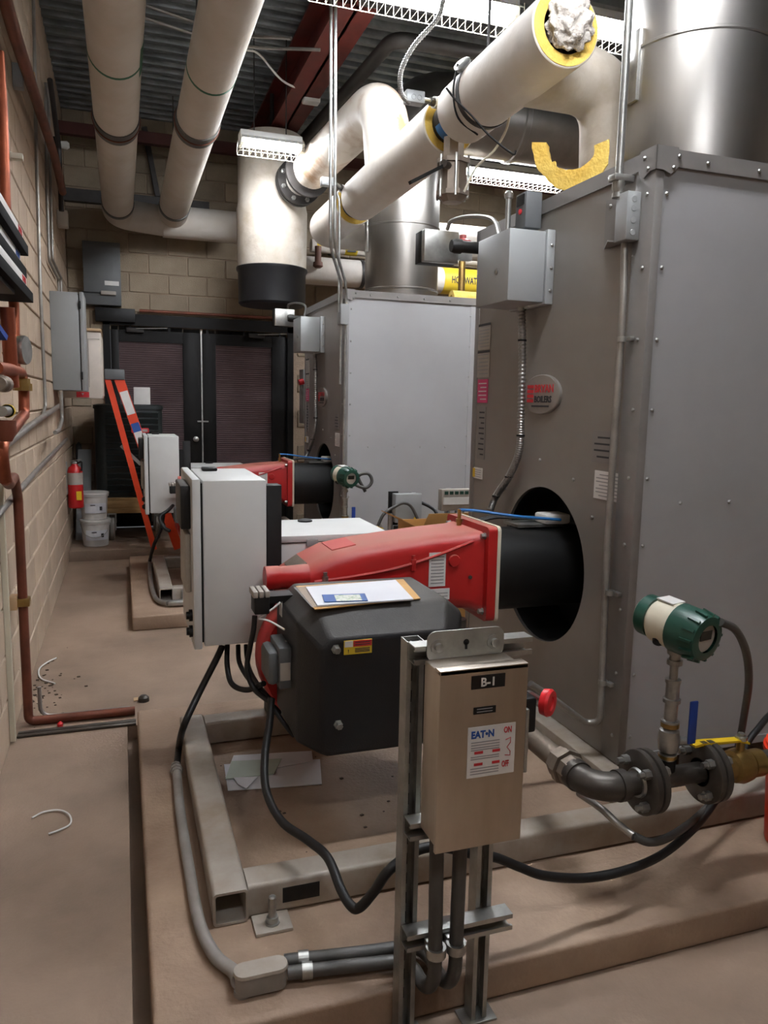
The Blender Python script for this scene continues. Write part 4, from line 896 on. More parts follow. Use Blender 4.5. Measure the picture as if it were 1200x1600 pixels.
# black iron pipe under the deck
tag(MB().tube(fillet([(2.9, 5.2, 3.95), PY(615, 60, 5.2), PY(458, 236, 8.15)], .12, 6), .05, 16).build('iron_pipe', 'darksteel'), 'black iron pipe with an elbow below the roof deck', 'pipe')
t = thing('emergency_light', 'small white emergency light hanging below the red beam', 'light', PY(486, 160, 6.6)); p = PY(486, 152, 6.6)
MB().box(p+V(-.07, -.05, -.05), p+V(.07, .05, .05), .012).build('body', 'white', t); MB().tube(spline([p+V(-.06, 0, .04), PY(440, 125, 6.2), PY(405, 85, 6.1), PY(385, 78, 6.1)]), .008, 6).build('cord', 'white', t); MB().box(p+V(-.02, -.02, .05), p+V(.02, .02, .25)).build('bracket', 'darksteel', t)
for (a, c, lab) in (((350, 48, 6.0), (455, 60, 5.6), 'pale conduit under the deck crossing the red beam, upper'), ((350, 66, 6.0), (500, 78, 5.6), 'pale conduit under the deck crossing the red beam, lower')):
    tag(MB().tube(spline([V(PY(*a).x-1, a[2], PY(*a).z+.15), PY(*a), PY(*c)]), .012, 8).build('deck_conduit', 'conduit'), lab, 'conduit')
# pipes along the far wall behind the boilers
t = thing('jacketed_pipe', 'white far-wall pipe with a yellow hot water supply band', 'pipe', PY(600, 430, 8.3)); a = PY(480, 420, 8.3)
MB().tube([(a.x-.1, 8.3, 2.92), (5.2, 8.3, 2.92)], .145, 28).build('jacket', 'canvas', t)
for xx in (a.x+.6, 4.9): MB().box((xx-.02, 8.3, 2.90), (xx+.02, YF-.001, 2.94)).ring((xx-.02, 8.3, 2.92), (1, 0, 0), .152, .14, .04, 28).build('wall_bracket', 'darksteel', t)
l0 = PY(696, 430, 8.15).x; MB().tube([(l0, 8.3, 2.92), (l0+.9, 8.3, 2.92)], .1465, 28).build('yellow_band', 'yellowlabel', t)
textmesh('band_text', 'HOT WATER SUPPLY', .105, (l0+.08, 8.15, 2.88), (1, 0, 0), (0, 0, 1), 'ink', t, sx=.62)
t = thing('jacketed_pipe', 'thin white far-wall pipe with a black and yellow band', 'pipe', PY(540, 385, 8.45)); a = PY(500, 385, 8.45)
MB().tube([(a.x-.1, 8.45, a.z), (5.2, 8.45, a.z)], .07, 20).build('jacket', 'canvas', t); q = PY(550, 385, 8.38).x
for xx in (a.x+.2, 3.6, 4.9): MB().box((xx-.02, 8.45, a.z-.02), (xx+.02, YF-.001, a.z+.02)).build('wall_bracket', 'darksteel', t)
for k in range(3): MB().box((q-.05, 8.376, a.z-.045+k*.035), (q+.05, 8.384, a.z-.028+k*.035)).build('stripe', 'ink', t)
MB().tube([(q-.07, 8.45, a.z), (q+.07, 8.45, a.z)], .0715, 20).build('yellow_band', 'yellowlabel', t)
p = PY(497, 385, 8.1); t = thing('drain_pipe', 'short rusty drain pipe with a yellow tag by the tank', 'pipe', p)
MB().tube([p, p+V(0, 0, -.18), ], .035, 12).build('pipe', 'drain', t); MB().lathe(p+V(-.0, 0, -.22), (0, 0, 1), [(0, .03), (.02, .055), (.06, .05)], 12).build('cap', 'drain', t); MB().box(p+V(-.02, -.045, 0), p+V(.06, -.04, .09)).build('tag', 'yellow', t)
p = PY(715, 378, 6.3); t = thing('red_valve', 'red valve handwheel behind the near boiler pressure switch', 'valve', (p.x, 6.3, Z1))
MB().lathe(p+V(.05, 0, -.12), (0, 0, 1), [(0, .03), (.06, .03), (.08, .075), (.13, .075), (.15, .03), (.18, .03)], 14).build('wheel', 'reddull', t); MB().tube([(p.x+.05, 6.3, Z1), p+V(.05, 0, -.1)], .03, 10).build('stem', 'brass', t)

# ================================================================== left wall
XI = XW
def wallrun(pts, r, name, m, label, cat='conduit', off=.02, fr=.04, group=None):
    o = MB().tube(fillet([PX(px, py, XI+off) for (px, py) in pts], fr, 5), r, 12).build(name, m); return tag(o, label, cat, group)
pn = thing('electrical_enclosure', 'tall grey electrical panel on the left block wall', 'panel', (XI+.12, 6.7, 1.56))
MB().box((XI, 6.5, 1.565), (XI+.205, 6.88, 2.315), .006).build('body', 'cabgrey', pn); MB().box((XI+.212, 6.495, 1.56), (XI+.245, 6.885, 2.32), .008).build('door', 'cabgrey', pn); MB().box((XI+.20, 6.51, 1.575), (XI+.215, 6.87, 2.305)).build('seal', 'black', pn)
for z in (1.68, 2.22): MB().box((XI+.205, 6.485, z-.03), (XI+.222, 6.50, z+.03), .003).build('hinge', 'black', pn)
wc = thing('white_cabinet', 'cream white wall cabinet with a red sticker behind the grey panel', 'cabinet', (XI+.2, 7.2, 1.5))
MB().box((XI, 6.95, 1.505), (XI+.352, 7.5, 2.06), .012).build('body', 'whitecab', wc); MB().box((XI-.0, 6.93, 2.06), (XI+.357, 7.52, 2.085), .012).build('top', 'tan', wc)
MB().box((XI+.3525, 6.98, 1.53), (XI+.357, 7.47, 2.03)).build('door', 'whitecab', wc)
st_ = MB().box((XI+.145, 6.946, 1.515), (XI+.245, 6.9505, 1.56)).build('red_sticker', 'inkred', wc); MB().prism([(XI+.185, 6.9445, 1.55), (XI+.205, 6.9445, 1.55), (XI+.195, 6.9445, 1.53)], (0, .002, 0)).build('sticker_mark', 'label', st_)
b = MB(); b.tube([(XI+.25, 6.948, 1.60), (XI+.25, 6.948, 2.0), (XI+.34, 6.948, 2.0)], .003, 5); b.build('panel_line', 'labelgrey', wc)
wallrun([(52, -5), (57, 250), (63, 450), (71, 635), (66, 652), (0, 690), (-30, 707)], .011, 'steel_conduit', 'conduit', 'thin steel conduit down the left wall turning towards the camera')
wallrun([(71, 130), (73, 300), (77, 408), (91, 436), (92, 462)], .011, 'steel_conduit', 'conduit', 'left of two parallel conduits entering the grey wall panel', group='panel conduits')
wallrun([(75, 130), (79, 300), (82, 406), (95, 434), (96, 462)], .011, 'steel_conduit', 'conduit', 'right of two parallel conduits entering the grey wall panel', group='panel conduits')
wallrun([(96, 632), (60, 656), (0, 702), (-30, 725)], .016, 'grey_pipe', 'conduit', 'grey pipe along the left wall below the conduit', 'pipe', .055)
wallrun([(95, 610), (97, 655), (92, 672), (86, 676)], .013, 'steel_conduit', 'conduit', 'short conduit dropping from the grey wall panel', off=.10)
wallrun([(104, 686), (60, 732), (0, 800), (-20, 824)], .014, 'steel_conduit', 'conduit', 'lower conduit sloping along the left wall')
wallrun([(122, 625), (124, 745)], .03, 'corner_pipe', 'cabdark', 'dark vertical pipe in the far left corner', 'pipe', .055)
o = MB().tube([PX(2, -20, XI+.09), PX(25, 60, XI+.09), PX(45, 120, XI+.09), PX(84, 240, XI+.09), PX(98, 300, XI+.09)], .03, 12).build('high_pipe', 'copperdark'); tag(o, 'brown pipe running high along the left wall', 'pipe')
t = thing('pipe_bracket', 'grey bracket holding the brown pipe high on the left wall', 'bracket', PX(36, 118, XI+.03)); p = PX(36, 118, XI+.05)
MB().box(p+V(-.05, -.03, -.07), p+V(.0, .03, .05), .004).build('channel', 'cabgrey', t); MB().box(p+V(0, -.015, .0), p+V(.06, .015, .02)).build('clip', 'tan', t)
wallrun([(96, 330), (92, 230), (78, 125)], .02, 'high_conduit', 'darksteel', 'dark conduit high in the far left corner', 'conduit', .065)
p = PX(99, 343, XI+.05); tag(MB().box(p+V(-.05, -.06, -.07), p+V(.04, .06, .07), .008).build('speaker_box', 'white'), 'small cream box high near the far left corner', 'box')
p = PX(95, 226, XI+.06); t = thing('corner_lamp', 'small dark wall fitting with a white cap in the far left corner', 'lamp', p); MB().box(p+V(-.06, -.05, -.05), p+V(.0, .05, .05), .008).build('body', 'black', t); MB().lathe(p, (1, 0, 0), [(0, .03), (.05, .035), (.07, .02)], 12).build('cap', 'white', t)
# copper work
def copper(pts, r, label, off=.06, m='copper', fr=.04):
    t = thing('copper_pipe', label, 'pipe', PX(*pts[-1], XI+off), 'copper pipes on the left wall'); MB().tube(fillet([PX(px, py, XI+off) for (px, py) in pts], fr, 5), r, 14).build('pipe', m, t); return t
c = copper([(-2, 80), (4, 180), (9, 330), (17, 420), (22, 475), (24, 575)], .022, 'copper riser down the left wall behind the packed boxes')
p = PX(8, 243, XI+.06); MB().ring(p-V(0, 0, .015), (0, 0, 1), .03, .02, .03, 14).build('clamp', 'cream', c); MB().box(p+V(.02, -.02, -.012), p+V(.07, .02, .012), .003).build('clamp_ear', 'cream', c)
c = copper([(11, 480), (15, 540), (19, 605)], .026, 'thick copper stub beside the pressure gauge', .10)
c = copper([(-6, 575), (14, 577), (33, 582), (37, 600), (38, 648), (25, 664), (4, 690), (2, 705), (4, 725), (8, 750)], .022, 'jogged copper pipe with a union below the pressure gauge', .11, fr=.03)
p = PX(35, 603, XI+.11); MB().lathe(p-V(0, 0, .02), (0, 0, 1), [(0, .038), (.03, .038), (.03, .03), (.05, .03)], 8).build('union', 'brass', c, ang=20)
fp0 = PX(21, 765, XI+.055); flr = PZ(43, 1127, .022); e = PZ(212, 1110, .022)
cp_ = thing('copper_pipe', 'long copper drop pipe turning along the floor to the near pad', 'pipe', e, 'copper pipes on the left wall')
MB().tube(fillet([PX(9, 750, XI+.10), PX(14, 757, XI+.085), PX(22, 745, XI+.06), V(XI+.055, flr.y, fp0.z-.05), V(XI+.055, flr.y, .022), V(.022, e.y, .022)], .03, 5), .0205, 14).build('pipe', 'copperdark', cp_)
MB().tube(fillet([V(XI+.10, flr.y+.06, .16), V(XI+.10, flr.y+.05, .015), V(.0, flr.y+.05, .015)], .06, 5), .010, 8).build('side_line', 'conduit', cp_)
cz = PX(28, 956, XI+.055).z; MB().box((XI+.03, flr.y-.03, cz-.018), (XI+.085, flr.y+.03, cz+.018), .003).build('clamp', 'brass', cp_); MB().box((XI+.002, flr.y-.035, cz-.03), (XI+.035, flr.y+.035, cz+.03), .002).build('clamp_channel', 'tan', cp_)
tag(strut(MB(), (XI+.001, 3.52, .01), (XI+.001, 3.52, 1.15), (0, 1, 0), (1, 0, 0), .035, .02).build('strut_channel', 'cream'), 'cream painted strut channel upright on the left wall by the copper drop', 'channel')
t = thing('pressure_gauge', 'round pressure gauge with yellow lever on the left copper pipes', 'gauge', PX(29, 545, XI+.12)); p = PX(30, 547, XI+.12)
MB().lathe(p+V(0, 0, 0), (1, -.25, 0), [(0, .02), (.0, .055), (.02, .058), (.03, .055), (.03, .05)], 24).build('case', 'galv', t); MB().lathe(p+V(.026, -.007, 0), (1, -.25, 0), [(0, .05), (.002, .05)], 24).build('dial', 'label', t); MB().tube([p+V(0, .0, 0), V(XI+.06, p.y, p.z-.02)], .01, 8).build('stem', 'brass', t)
q = PX(21, 520, XI+.10); MB().bar(q+V(0, -.02, .09), q+V(0, 0, -.02), .02, .006, up=(1, 0, 0)).build('yellow_lever', 'yellow', t)
t = thing('brass_valves', 'cluster valve of brass and yellow at the left picture edge', 'valve', PX(8, 620, XI+.13)); p = PX(6, 600, XI+.13)
MB().lathe(p, (0, 1, 0), [(-.10, .02), (-.06, .02), (-.05, .028), (.02, .028), (.03, .02), (.08, .02)], 16).build('body', 'valvebody', t); MB().lathe(p+V(.0, .02, -.09), (0, 1, 0), [(-.1, .017), (.03, .017), (.03, .022), (.07, .022)], 14).build('lower_valve', 'galv', t); MB().lathe(p+V(0, .05, -.09), (0, 1, 0), [(0, .023), (.03, .023)], 14).build('yellow_cap', 'yellow', t); MB().lathe(p+V(0, -.02, -.19), (0, 0, 1), [(0, .02), (.03, .035), (.07, .035)], 12).build('drain_cap', 'copperdark', t); MB().tube([p, V(XI+.04, p.y, p.z)], .02, 8).build('stub', 'brass', t)
# packed cartons on a blue wall arm
bk = thing('shelf_bracket', 'blue steel arm on the left wall under the long cartons', 'bracket', (XI, 3.1, 1.6))
MB().bar((XI+.01, 3.02, 1.86), (XI+.08, 3.22, 1.72), .05, .02).build('brace', 'bluehandle', bk); MB().box((XI, 2.75, 1.897), (XI+.12, 3.35, 1.915), .003).build('shelf', 'black', bk); MB().box((XI, 2.98, 1.66), (XI+.014, 3.06, 1.9)).build('wall_plate', 'bluehandle', bk)
for k, (z, yend, x1, tl, lab) in enumerate(((1.916, 3.62, -.362, 0, 'lowest of three long white and black cartons on the left wall'), (2.006, 3.56, -.375, 1, 'middle of three long white and black cartons on the left wall'), (2.088, 3.52, -.358, 2, 'topmost of three long white and black cartons on the left wall'))):
    t = thing('long_carton', lab, 'carton', (XI+.07, 2.9, z), 'long cartons on the wall arm')
    MB().box((XI+.012, 2.2, z), (x1+.006, yend+.16-.03*k, z+.042), .002).build('tray', 'jetblack', t); sd = MB().box((XI+.01, 2.2, z+.042), (x1, yend-.02, z+.080), .002).build('lid', 'label', t)
    textmesh('carton_text', 'BSSTOR', .034, (x1+.0008, yend-.05, z+.074), (0, -1, 0), (0, 0, -1), 'inkred' if k != 1 else 'inkblue', sd, sx=1.0)
# fire extinguisher
p = PY(116, 755, 7.58); ex = thing('fire_extinguisher', 'red fire extinguisher hung on the left wall', 'extinguisher', (XI+.08, 7.58, p.z-.23))
x, y, z = XI+.075, 7.58, p.z
MB().lathe((x, y, z-.23), (0, 0, 1), [(0, .06), (.01, .068), (.34, .068), (.375, .055), (.395, .03), (.41, .026)], 24).build('cylinder', 'extred', ex); MB().box((x-.02, y-.02, z+.175), (x+.02, y+.02, z+.20), .004).build('valve', 'galv', ex); MB().bar((x-.03, y, z+.205), (x+.06, y-.03, z+.225), .016, .008).build('lever', 'galv', ex); MB().tube(spline([(x+.02, y, z+.185), (x+.06, y-.04, z+.20), (x+.065, y-.055, z+.17), (x+.06, y-.06, z+.12)]), .008, 6).build('hose', 'black', ex)
b = MB(); b.lathe((x, y, z-.01), (0, 0, 1), [(0, .0685), (.11, .0685)], 24, cap=False); b.build('data_label', 'labelgrey', ex); MB().box((x+.01, y-.072, z-.15), (x+.055, y-.058, z-.07)).build('inspection_tag', 'yellow', ex); MB().box((XI, y-.02, z-.1), (XI+.012, y+.02, z+.2)).build('wall_hook', 'galv', ex)

# ================================================================== far end of the aisle
def pail(c, r, h, label, group=None, m='bucketwhite', handle=True, name='pail'):
    t = thing(name, label, 'bucket', c, group); c = Vector(c)
    MB().lathe(c, (0, 0, 1), [(0, r*.1), (0, r*.84), (.008, r*.86), (h*.86, r*.97), (h*.86, r*1.04), (h*.9, r*1.04), (h*.9, r*.98), (h*.94, r), (h*.94, r*.9), (h*.3, r*.86)], 32, cap=False).build('body', m, t)
    if m == 'bucketwhite': MB().lathe(c+V(0, 0, h*.92), (0, 0, 1), [(0, .01), (0, r*1.05), (h*.05, r*1.07), (h*.09, r*1.05), (h*.09, .01)], 32).build('lid', 'bucketwhite', t)
    pr_ = [V(c.x+(r*.965)*math.cos(R(a)), c.y+(r*.965)*math.sin(R(a)), 0) for a in range(230, 331, 10)]
    if m == 'bucketwhite':
        b = MB()
        for q in pr_: b.v += [V(q.x, q.y, c.z+h*.25), V(q.x*1.0, q.y, c.z+h*.62)]
        for i in range(len(pr_)-1): b.f.append((2*i, 2*i+2, 2*i+3, 2*i+1))
        lbl = b.build('paper_label', 'paper', t); b = MB()
        q = pr_[7]; b.box((q.x-.012, q.y-.006, c.z+h*.36), (q.x+.012, q.y-.002, c.z+h*.50)); q = pr_[4]; b.box((q.x-.03, q.y-.004, c.z+h*.54), (q.x+.014, q.y-.002, c.z+h*.57))
        b.build('print', 'ink', lbl, kind='stuff')
    if handle: MB().tube(spline([c+V(-r, 0, h*.82), c+V(-r*.7, -r*.8, h*.5), c+V(0, -r*1.08, h*.36), c+V(r*.7, -r*.8, h*.5), c+V(r, 0, h*.82)]), .003, 6).build('handle', 'galv', t)
    return t
bc_ = PZ(152, 840, ZP); pail((bc_.x, 7.80, ZP), .135, .255, 'white plastic pail on the floor under another white pail', 'white pails'); pail((bc_.x-.005, 7.80, ZP+.26), .13, .255, 'white plastic pail stacked on top of another near the extinguisher', 'white pails', handle=False)
p = PZ(130, 838, ZP); tag(MB().prism([(XI+.03, 8.10, ZP), (XI+.17, 8.14, ZP), (XI+.19, 8.55, .98), (XI+.06, 8.52, .98)], (0, .012, .0)).build('metal_sheet', 'cabgrey'), 'grey sheet leaning behind the white pails', 'sheet')
# condenser on a pallet dolly
dl = thing('pallet_dolly', 'wooden pallet dolly on casters carrying the dark condenser', 'dolly', (.1, 8.35, ZP))
for k in range(5): MB().box((-.235, 8.02+k*.13, .50), (.50, 8.11+k*.13, .525), .003).build('deck_board', 'wood', dl)
for y in (8.02, 8.30, 8.58): MB().box((-.235, y, .42), (.50, y+.05, .50), .003).build('stringer', 'wood', dl)
for k in range(3): MB().box((-.235, 8.02+k*.26, .37), (.50, 8.12+k*.26, .42), .003).build('bottom_board', 'wood', dl)
for (x, y) in ((-.12, 8.06), (.32, 8.06), (-.12, 8.55), (.32, 8.55)):
    wh = MB().lathe((x-.025, y, ZP+.115), (1, 0, 0), [(0, .06), (0, .105), (.008, .115), (.042, .115), (.05, .105), (.05, .06), (.045, .02)], 24).build('caster', 'wheel', dl)
    MB().box((x-.04, y-.03, ZP+.1), (x-.03, y+.03, .375)).box((x+.03, y-.03, ZP+.1), (x+.04, y+.03, .375)).box((x-.04, y-.04, .36), (x+.04, y+.04, .375)).build('fork', 'galv', wh)
ac_ = thing('condenser', 'dark green outdoor condenser with horizontal louvres on the dolly', 'condenser', (.06, 8.35, .525))
MB().loft([rect((.065, 8.36, .527), (1, 0, 0), (0, 1, 0), .325, .30, .09), rect((.065, 8.36, 1.41), (1, 0, 0), (0, 1, 0), .325, .30, .09)]).build('body', 'acgreen', ac_); MB().loft([rect((.065, 8.36, 1.41), (1, 0, 0), (0, 1, 0), .335, .31, .09), rect((.065, 8.36, 1.445), (1, 0, 0), (0, 1, 0), .335, .31, .09), rect((.065, 8.36, 1.455), (1, 0, 0), (0, 1, 0), .30, .28, .09)]).build('top', 'acgreen', ac_)
lv = MB().prism([(-.155, 8.06, 0), (-.155, 8.035, -.006), (-.155, 8.05, -.045), (-.155, 8.06, -.045)], (.50, 0, 0)).mesh('louvre', 'acgreen')
for k in range(14): inst('louvre', lv, (0, 0, 1.38-k*.061), ac_)
bg = MB().loft([rect((.17, 8.030, 1.20), (1, 0, 0), (0, 0, 1), .085, .024, .012), rect((.17, 8.036, 1.20), (1, 0, 0), (0, 0, 1), .085, .024, .012)]).build('badge', 'inkred', ac_); MB().box((.10, 8.028, 1.188), (.24, 8.0305, 1.212)).build('badge_plate', 'labelgrey', bg)
tag(MB().box((.12, 8.2, 1.456), (.28, 8.36, 1.63), .003).build('paper_carton', 'white'), 'small white carton on top of the dark condenser', 'carton')
# folded orange ladder leaning on the white cabinet
ld = thing('step_ladder', 'orange fibreglass step ladder leaning folded against the white cabinet', 'ladder', (.3, 7.6, ZP))
ya, yb = 7.40, 7.83
def rail(p, q, y, w, t, name): return MB().bar((p[0], y, p[1]), (q[0], y, q[1]), t, w, up=(q[1]-p[1], 0, -(q[0]-p[0]))).build(name, 'orange', ld)
top = PY(176, 590, ya); fr_ = PY(279, 856, ya); rr_ = PY(241, 857, ya); tp1 = PY(186, 592, ya); tp0 = PY(168, 592, ya)
fz, rz = ZP+.004, ZP+.004
for y in (ya, yb):
    f = rail((tp1.x, tp1.z), (fr_.x, fz), y, .085, .03, 'front_rail'); r_ = rail((tp0.x, tp0.z), (rr_.x, rz), y, .05, .028, 'rear_rail')
    if y == ya:
        d = V(fr_.x-tp1.x, 0, fz-tp1.z); n_ = V(d.z, 0, -d.x).normalized(); dn = d.normalized()
        for (a0, a1, m) in ((.07, .20, 'label'), (.25, .30, 'inkblue'), (.30, .365, 'label')):
            c0 = V(tp1.x, y-.0165, tp1.z)+d*((a0+a1)/2); MB().obox(c0, dn*(d.length*(a1-a0)/2), n_*.036, V(0, .001, 0)).build('sticker', m, f)
for k in range(5):
    u = .17+.165*k; c0 = V(tp1.x+(fr_.x-tp1.x)*u, 0, tp1.z+(fz-tp1.z)*u); MB().box((c0.x-.04, ya+.012, c0.z-.012), (c0.x+.04, yb-.012, c0.z+.012), .003).build('step', 'galv', ld)
for u in (.25, .5, .75): c0 = V(tp0.x+(rr_.x-tp0.x)*u, 0, tp0.z+(rz-tp0.z)*u); MB().box((c0.x-.012, ya+.012, c0.z-.012), (c0.x+.012, yb-.012, c0.z+.012)).build('rear_rung', 'galv', ld)
MB().box((tp0.x-.025, ya-.03, tp1.z-.01), (tp1.x+.05, yb+.03, tp1.z+.085), .012).build('top_cap', 'cabdark', ld)
MB().bar((tp0.x+.10, ya+.02, tp0.z-.60), (tp1.x+.17, ya+.02, tp1.z-.78), .012, .03).build('spreader', 'galv', ld)
# panel on the far wall
a = PY(128, 375, YF-.14); c = PY(190, 478, YF-.14); fp = thing('electrical_cabinet', 'dark grey switch panel on the far wall above the door corner', 'panel', (a.x, YF, c.z))
MB().box((a.x, YF-.14, c.z), (c.x, YF, a.z), .006).build('body', 'cabdark', fp); MB().box((c.x-.16, YF-.146, c.z+.20), (c.x-.02, YF-.14, c.z+.245)).build('label', 'label', fp); MB().box((c.x-.20, YF-.18, c.z+.10), (c.x-.05, YF-.14, c.z+.14), .008).build('handle', 'labelgrey', fp); MB().box((a.x-.02, YF-.15, c.z+.115), (c.x-.19, YF-.14, c.z+.125)).build('seam', 'black', fp)
MB().box((a.x+.1, YF-.10, c.z-.16), (a.x+.5, YF-.0, c.z-.02), .006).build('gutter', 'black', fp)

t = thing('far_disconnect', 'grey safety switch seen edge-on with a red handle by the door jamb', 'switch', (2.0, 7.62, ZP)); a = PY(474, 577, 7.6); c = PY(481, 662, 7.6)
MB().box((a.x, 7.6, c.z), (a.x+.05, 7.78, a.z), .004).build('enclosure', 'boxgrey', t); MB().box((a.x+.05, 7.67, ZP), (a.x+.09, 7.71, a.z+.02)).build('post', 'galv', t)
p = PY(470, 598, 7.59); MB().bar(p+V(.02, 0, -.12), p, .03, .02).build('handle', 'galv', t); MB().lathe(p+V(-.02, 0, 0), (1, 0, .3), [(0, .03), (.05, .03)], 12).build('knob', 'redplastic', t)
a = PY(193, 484, YF-.05); c = PY(445, 492, YF-.05); tag(MB().tube([(a.x+.16, YF-.05, a.z), (c.x, YF-.05, a.z)], .018, 10).build('rusty_line', 'copperdark'), 'thin rusty pipe along the wall over the black doors', 'pipe')

# ================================================================== behind the near burner
t = thing('junction_stand', 'grey junction box on a short post in front of the far pad', 'box', (1.9, 5.0, 0)); a = PY(617, 772, 5.0); c = PY(657, 815, 5.0)
MB().box((a.x, 4.98, c.z), (c.x, 5.06, a.z), .004).build('box', 'cabgrey', t); MB().box((a.x-.02, 5.065, c.z-.03), (a.x+.05, 5.085, a.z+.01)).build('back_plate', 'black', t); MB().box((1.95, 5.06, 0), (1.985, 5.085, a.z)).build('post', 'galv', t); MB().box((a.x+.01, 4.97, c.z-.08), (c.x+.02, 5.05, c.z-.03), .004).build('lower_box', 'black', t)
MB().lathe((c.x-.05, 4.98, c.z+.03), (0, -1, 0), [(0, .014), (.001, .014)], 3).build('warning_mark', 'yellow', t)
MB().tube([(a.x-.02, 5.03, c.z-.12), (a.x-.02, 5.03, c.z+.06)], .018, 10).build('fitting', 'galv', t)
cable([PY(590, 822, 4.9), PY(600, 803, 4.9), PY(618, 791, 4.92), PY(632, 786, 4.92), PY(645, 795, 4.92), PY(660, 830, 4.9)], .011, 'grey cable arching over the junction box behind the near burner', 'pvcdark')
cable([PY(655, 784, 5.03), PY(672, 792, 5.0), PY(682, 802, 4.95), PY(690, 830, 4.9)], .012, 'black cable right of the junction box behind the near burner')
t = thing('terminal_module', 'grey green wired module beside the near boiler edge', 'module', (2.2, 5.1, 0)); a = PY(690, 765, 5.0); c = PY(736, 797, 5.0)
MB().box((a.x, 4.99, c.z), (c.x, 5.06, a.z), .004).build('body', 'labelgrey', t)
for k in range(5): MB().box((a.x+.02+k*.04, 4.98, a.z-.035), (a.x+.045+k*.04, 4.99, a.z-.012)).build('terminal', 'transgreen', t)
MB().box((a.x+.01, 4.975, (a.z+c.z)/2-.03), (c.x, 4.99, (a.z+c.z)/2+.02)).build('cover', 'fixture', t); MB().box((2.22, 5.06, 0), (2.26, 5.085, a.z)).build('post', 'galv', t)
for k in range(3): MB().tube(spline([(a.x+.05+k*.06, 4.985, c.z), (a.x+.04+k*.06, 4.96, c.z-.06), (a.x+.06+k*.05, 4.99, c.z-.2), (a.x+.1+k*.02, 5.0, .02)]), .008, 6).build('lead', 'rubber', t)
t = thing('tall_carton', 'open brown cardboard carton behind the near burner flange', 'carton', (1.8, 4.2, 0)); a = PY(664, 822, 4.05)
bw = MB(); x0, x1, y0, y1, h = a.x-.02, a.x+.42, 4.05, 4.45, a.z-.02
bw.box((x0, y0, .0), (x1, y0+.006, h)).box((x0, y1-.006, 0), (x1, y1, h)).box((x0, y0, 0), (x0+.006, y1, h)).box((x1-.006, y0, 0), (x1, y1, h)).box((x0, y0, 0), (x1, y1, .006)); bw.build('body', 'kraft', t)
MB().prism([(x0, y0, h), (x0, y1, h), (x0-.12, y1-.02, h+.06), (x0-.12, y0, h+.06)], (0, 0, .005)).build('flap', 'kraft', t); MB().prism([(x0, y0, h), (x1, y0, h), (x1-.02, y0-.06, h+.10), (x0+.02, y0-.06, h+.10)], (0, .005, 0)).build('flap', 'kraft', t)

# ================================================================== papers, bucket and litter
en = thing('document_envelope', 'kraft envelope with papers and a blue booklet on the black fan cover', 'envelope', (.75, 2.4, .868))
Zt = .8695
def sheet(name, quad, h, m, par): return MB().prism([Vector(q) for q in quad], (0, 0, h)).build(name, m, par)
def pz(px, py, z): return PZ(px, py, z)
sheet('envelope', [pz(462, 917, Zt), pz(630, 906, Zt), pz(657, 936, Zt), pz(492, 953, Zt)], .003, 'kraft', en)
sheet('plastic_sleeve', [pz(459, 918, Zt+.005), pz(615, 906, Zt+.005), pz(646, 938, Zt+.005), pz(487, 949, Zt+.005)], .001, 'plasticbag', en)
sheet('paper', [pz(478, 918, Zt+.0065), pz(618, 907, Zt+.0065), pz(646, 937, Zt+.0065), pz(496, 947, Zt+.0065)], .003, 'paper', en)
bkk = sheet('booklet', [pz(503, 930, Zt+.011), pz(570, 928, Zt+.011), pz(575, 939, Zt+.011), pz(507, 941, Zt+.011)], .002, 'cardbook', en); sheet('cover_picture', [pz(522, 930, Zt+.0135), pz(562, 929, Zt+.0135), pz(566, 938, Zt+.0135), pz(526, 939.5, Zt+.0135)], .0006, 'cardpic', bkk)
zz = ZP+.0015
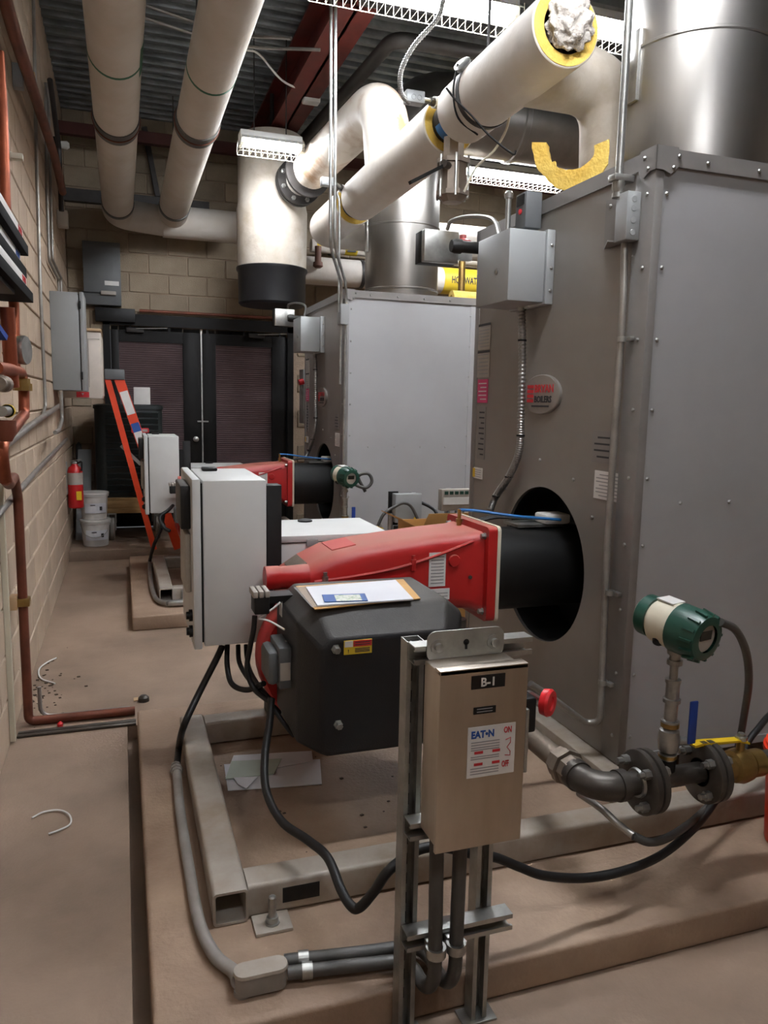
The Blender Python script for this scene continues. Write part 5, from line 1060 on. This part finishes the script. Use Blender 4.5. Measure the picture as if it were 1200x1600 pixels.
for k, (q, m, lab) in enumerate(((((350, 1195), (500, 1187), (503, 1226), (356, 1236)), 'paper', 'white sheet lowest on the pad inside the near skid'), (((365, 1181), (487, 1174), (489, 1190), (352, 1215)), 'paper', 'white sheet upper edge of the pile inside the near skid'), (((362, 1190), (440, 1186), (428, 1210), (352, 1218)), 'papergreen', 'pale green folded sheet among papers inside the near skid'), (((365, 1216), (403, 1214), (385, 1233), (372, 1226)), 'paper', 'small torn white scrap at the front of the papers'))):
    o = MB().prism([PZ(px, py, zz) for (px, py) in q], (0, 0, .0025)); zz += .0032; tag(o.build('loose_paper', m), lab, 'paper', 'papers inside the skid')
pail((2.085, 1.735, ZP), .15, .36, 'bright orange-red bucket at the right picture edge', None, 'bucketred', name='bucket')
cable([PZ(50, 1278, .006), PZ(68, 1269, .006), PZ(92, 1266, .006), PZ(108, 1273, .012), PZ(110, 1287, .006), PZ(95, 1296, .006), PZ(76, 1303, .006)], .0035, 'bent offcut of white wire on the aisle floor', 'label', 'wire_offcut', 'wire', None)
cable([PZ(88, 1028, .006), PZ(72, 1036, .012), PZ(61, 1046, .006), PZ(64, 1060, .006), PZ(86, 1068, .006)], .0045, 'curled white wire by the foot of the left wall', 'label', 'wire_offcut', 'wire', None)
p = PZ(95, 1131, .0); tag(MB().lathe((p.x, p.y-.03, .0), (0, 0, 1), [(0, .012), (.014, .014), (.022, .006)], 10).build('bottle_cap', 'redplastic'), 'small red cap on the floor by the copper pipe', 'cap')
p = PZ(225, 1101, 0); tag(MB().lathe((p.x, p.y+.05, 0), (0, 0, 1), [(0, .028), (.02, .026), (.03, .015)], 12).build('floor_plug', 'iron'), 'dark round plug on the floor behind the near pad corner', 'plug')
p = PZ(209, 1096, 0); tag(MB().prism([p, p+V(.06, .01, 0), p+V(.05, .05, 0), p+V(.0, .04, 0)], (0, 0, .004)).build('chip', 'tan'), 'small yellowish chip on the floor near the pad corner', 'debris')
dirt = MB(); rr = random.Random(11)
for i in range(60):
    x, y = XI+.02+abs(rr.gauss(0, .08)), 4.15+rr.gauss(0, .2); s = rr.uniform(.002, .007); dirt.obox((x, y, s*.4), V(s, s*.3, 0), V(-s*.3, s*.7, 0), V(0, 0, s*.4))
for i in range(26):
    x, y = rr.uniform(.3, 1.2), rr.uniform(2.05, 2.95); s = rr.uniform(.002, .006); dirt.obox((x, y, ZP+s*.3+.001), V(s, s*.3, 0), V(-s*.3, s*.7, 0), V(0, 0, s*.3))
o = dirt.build('floor_debris', 'dirt', kind='stuff'); tag(o, 'scattered dark crumbs of dirt on the floor and pad', 'debris')
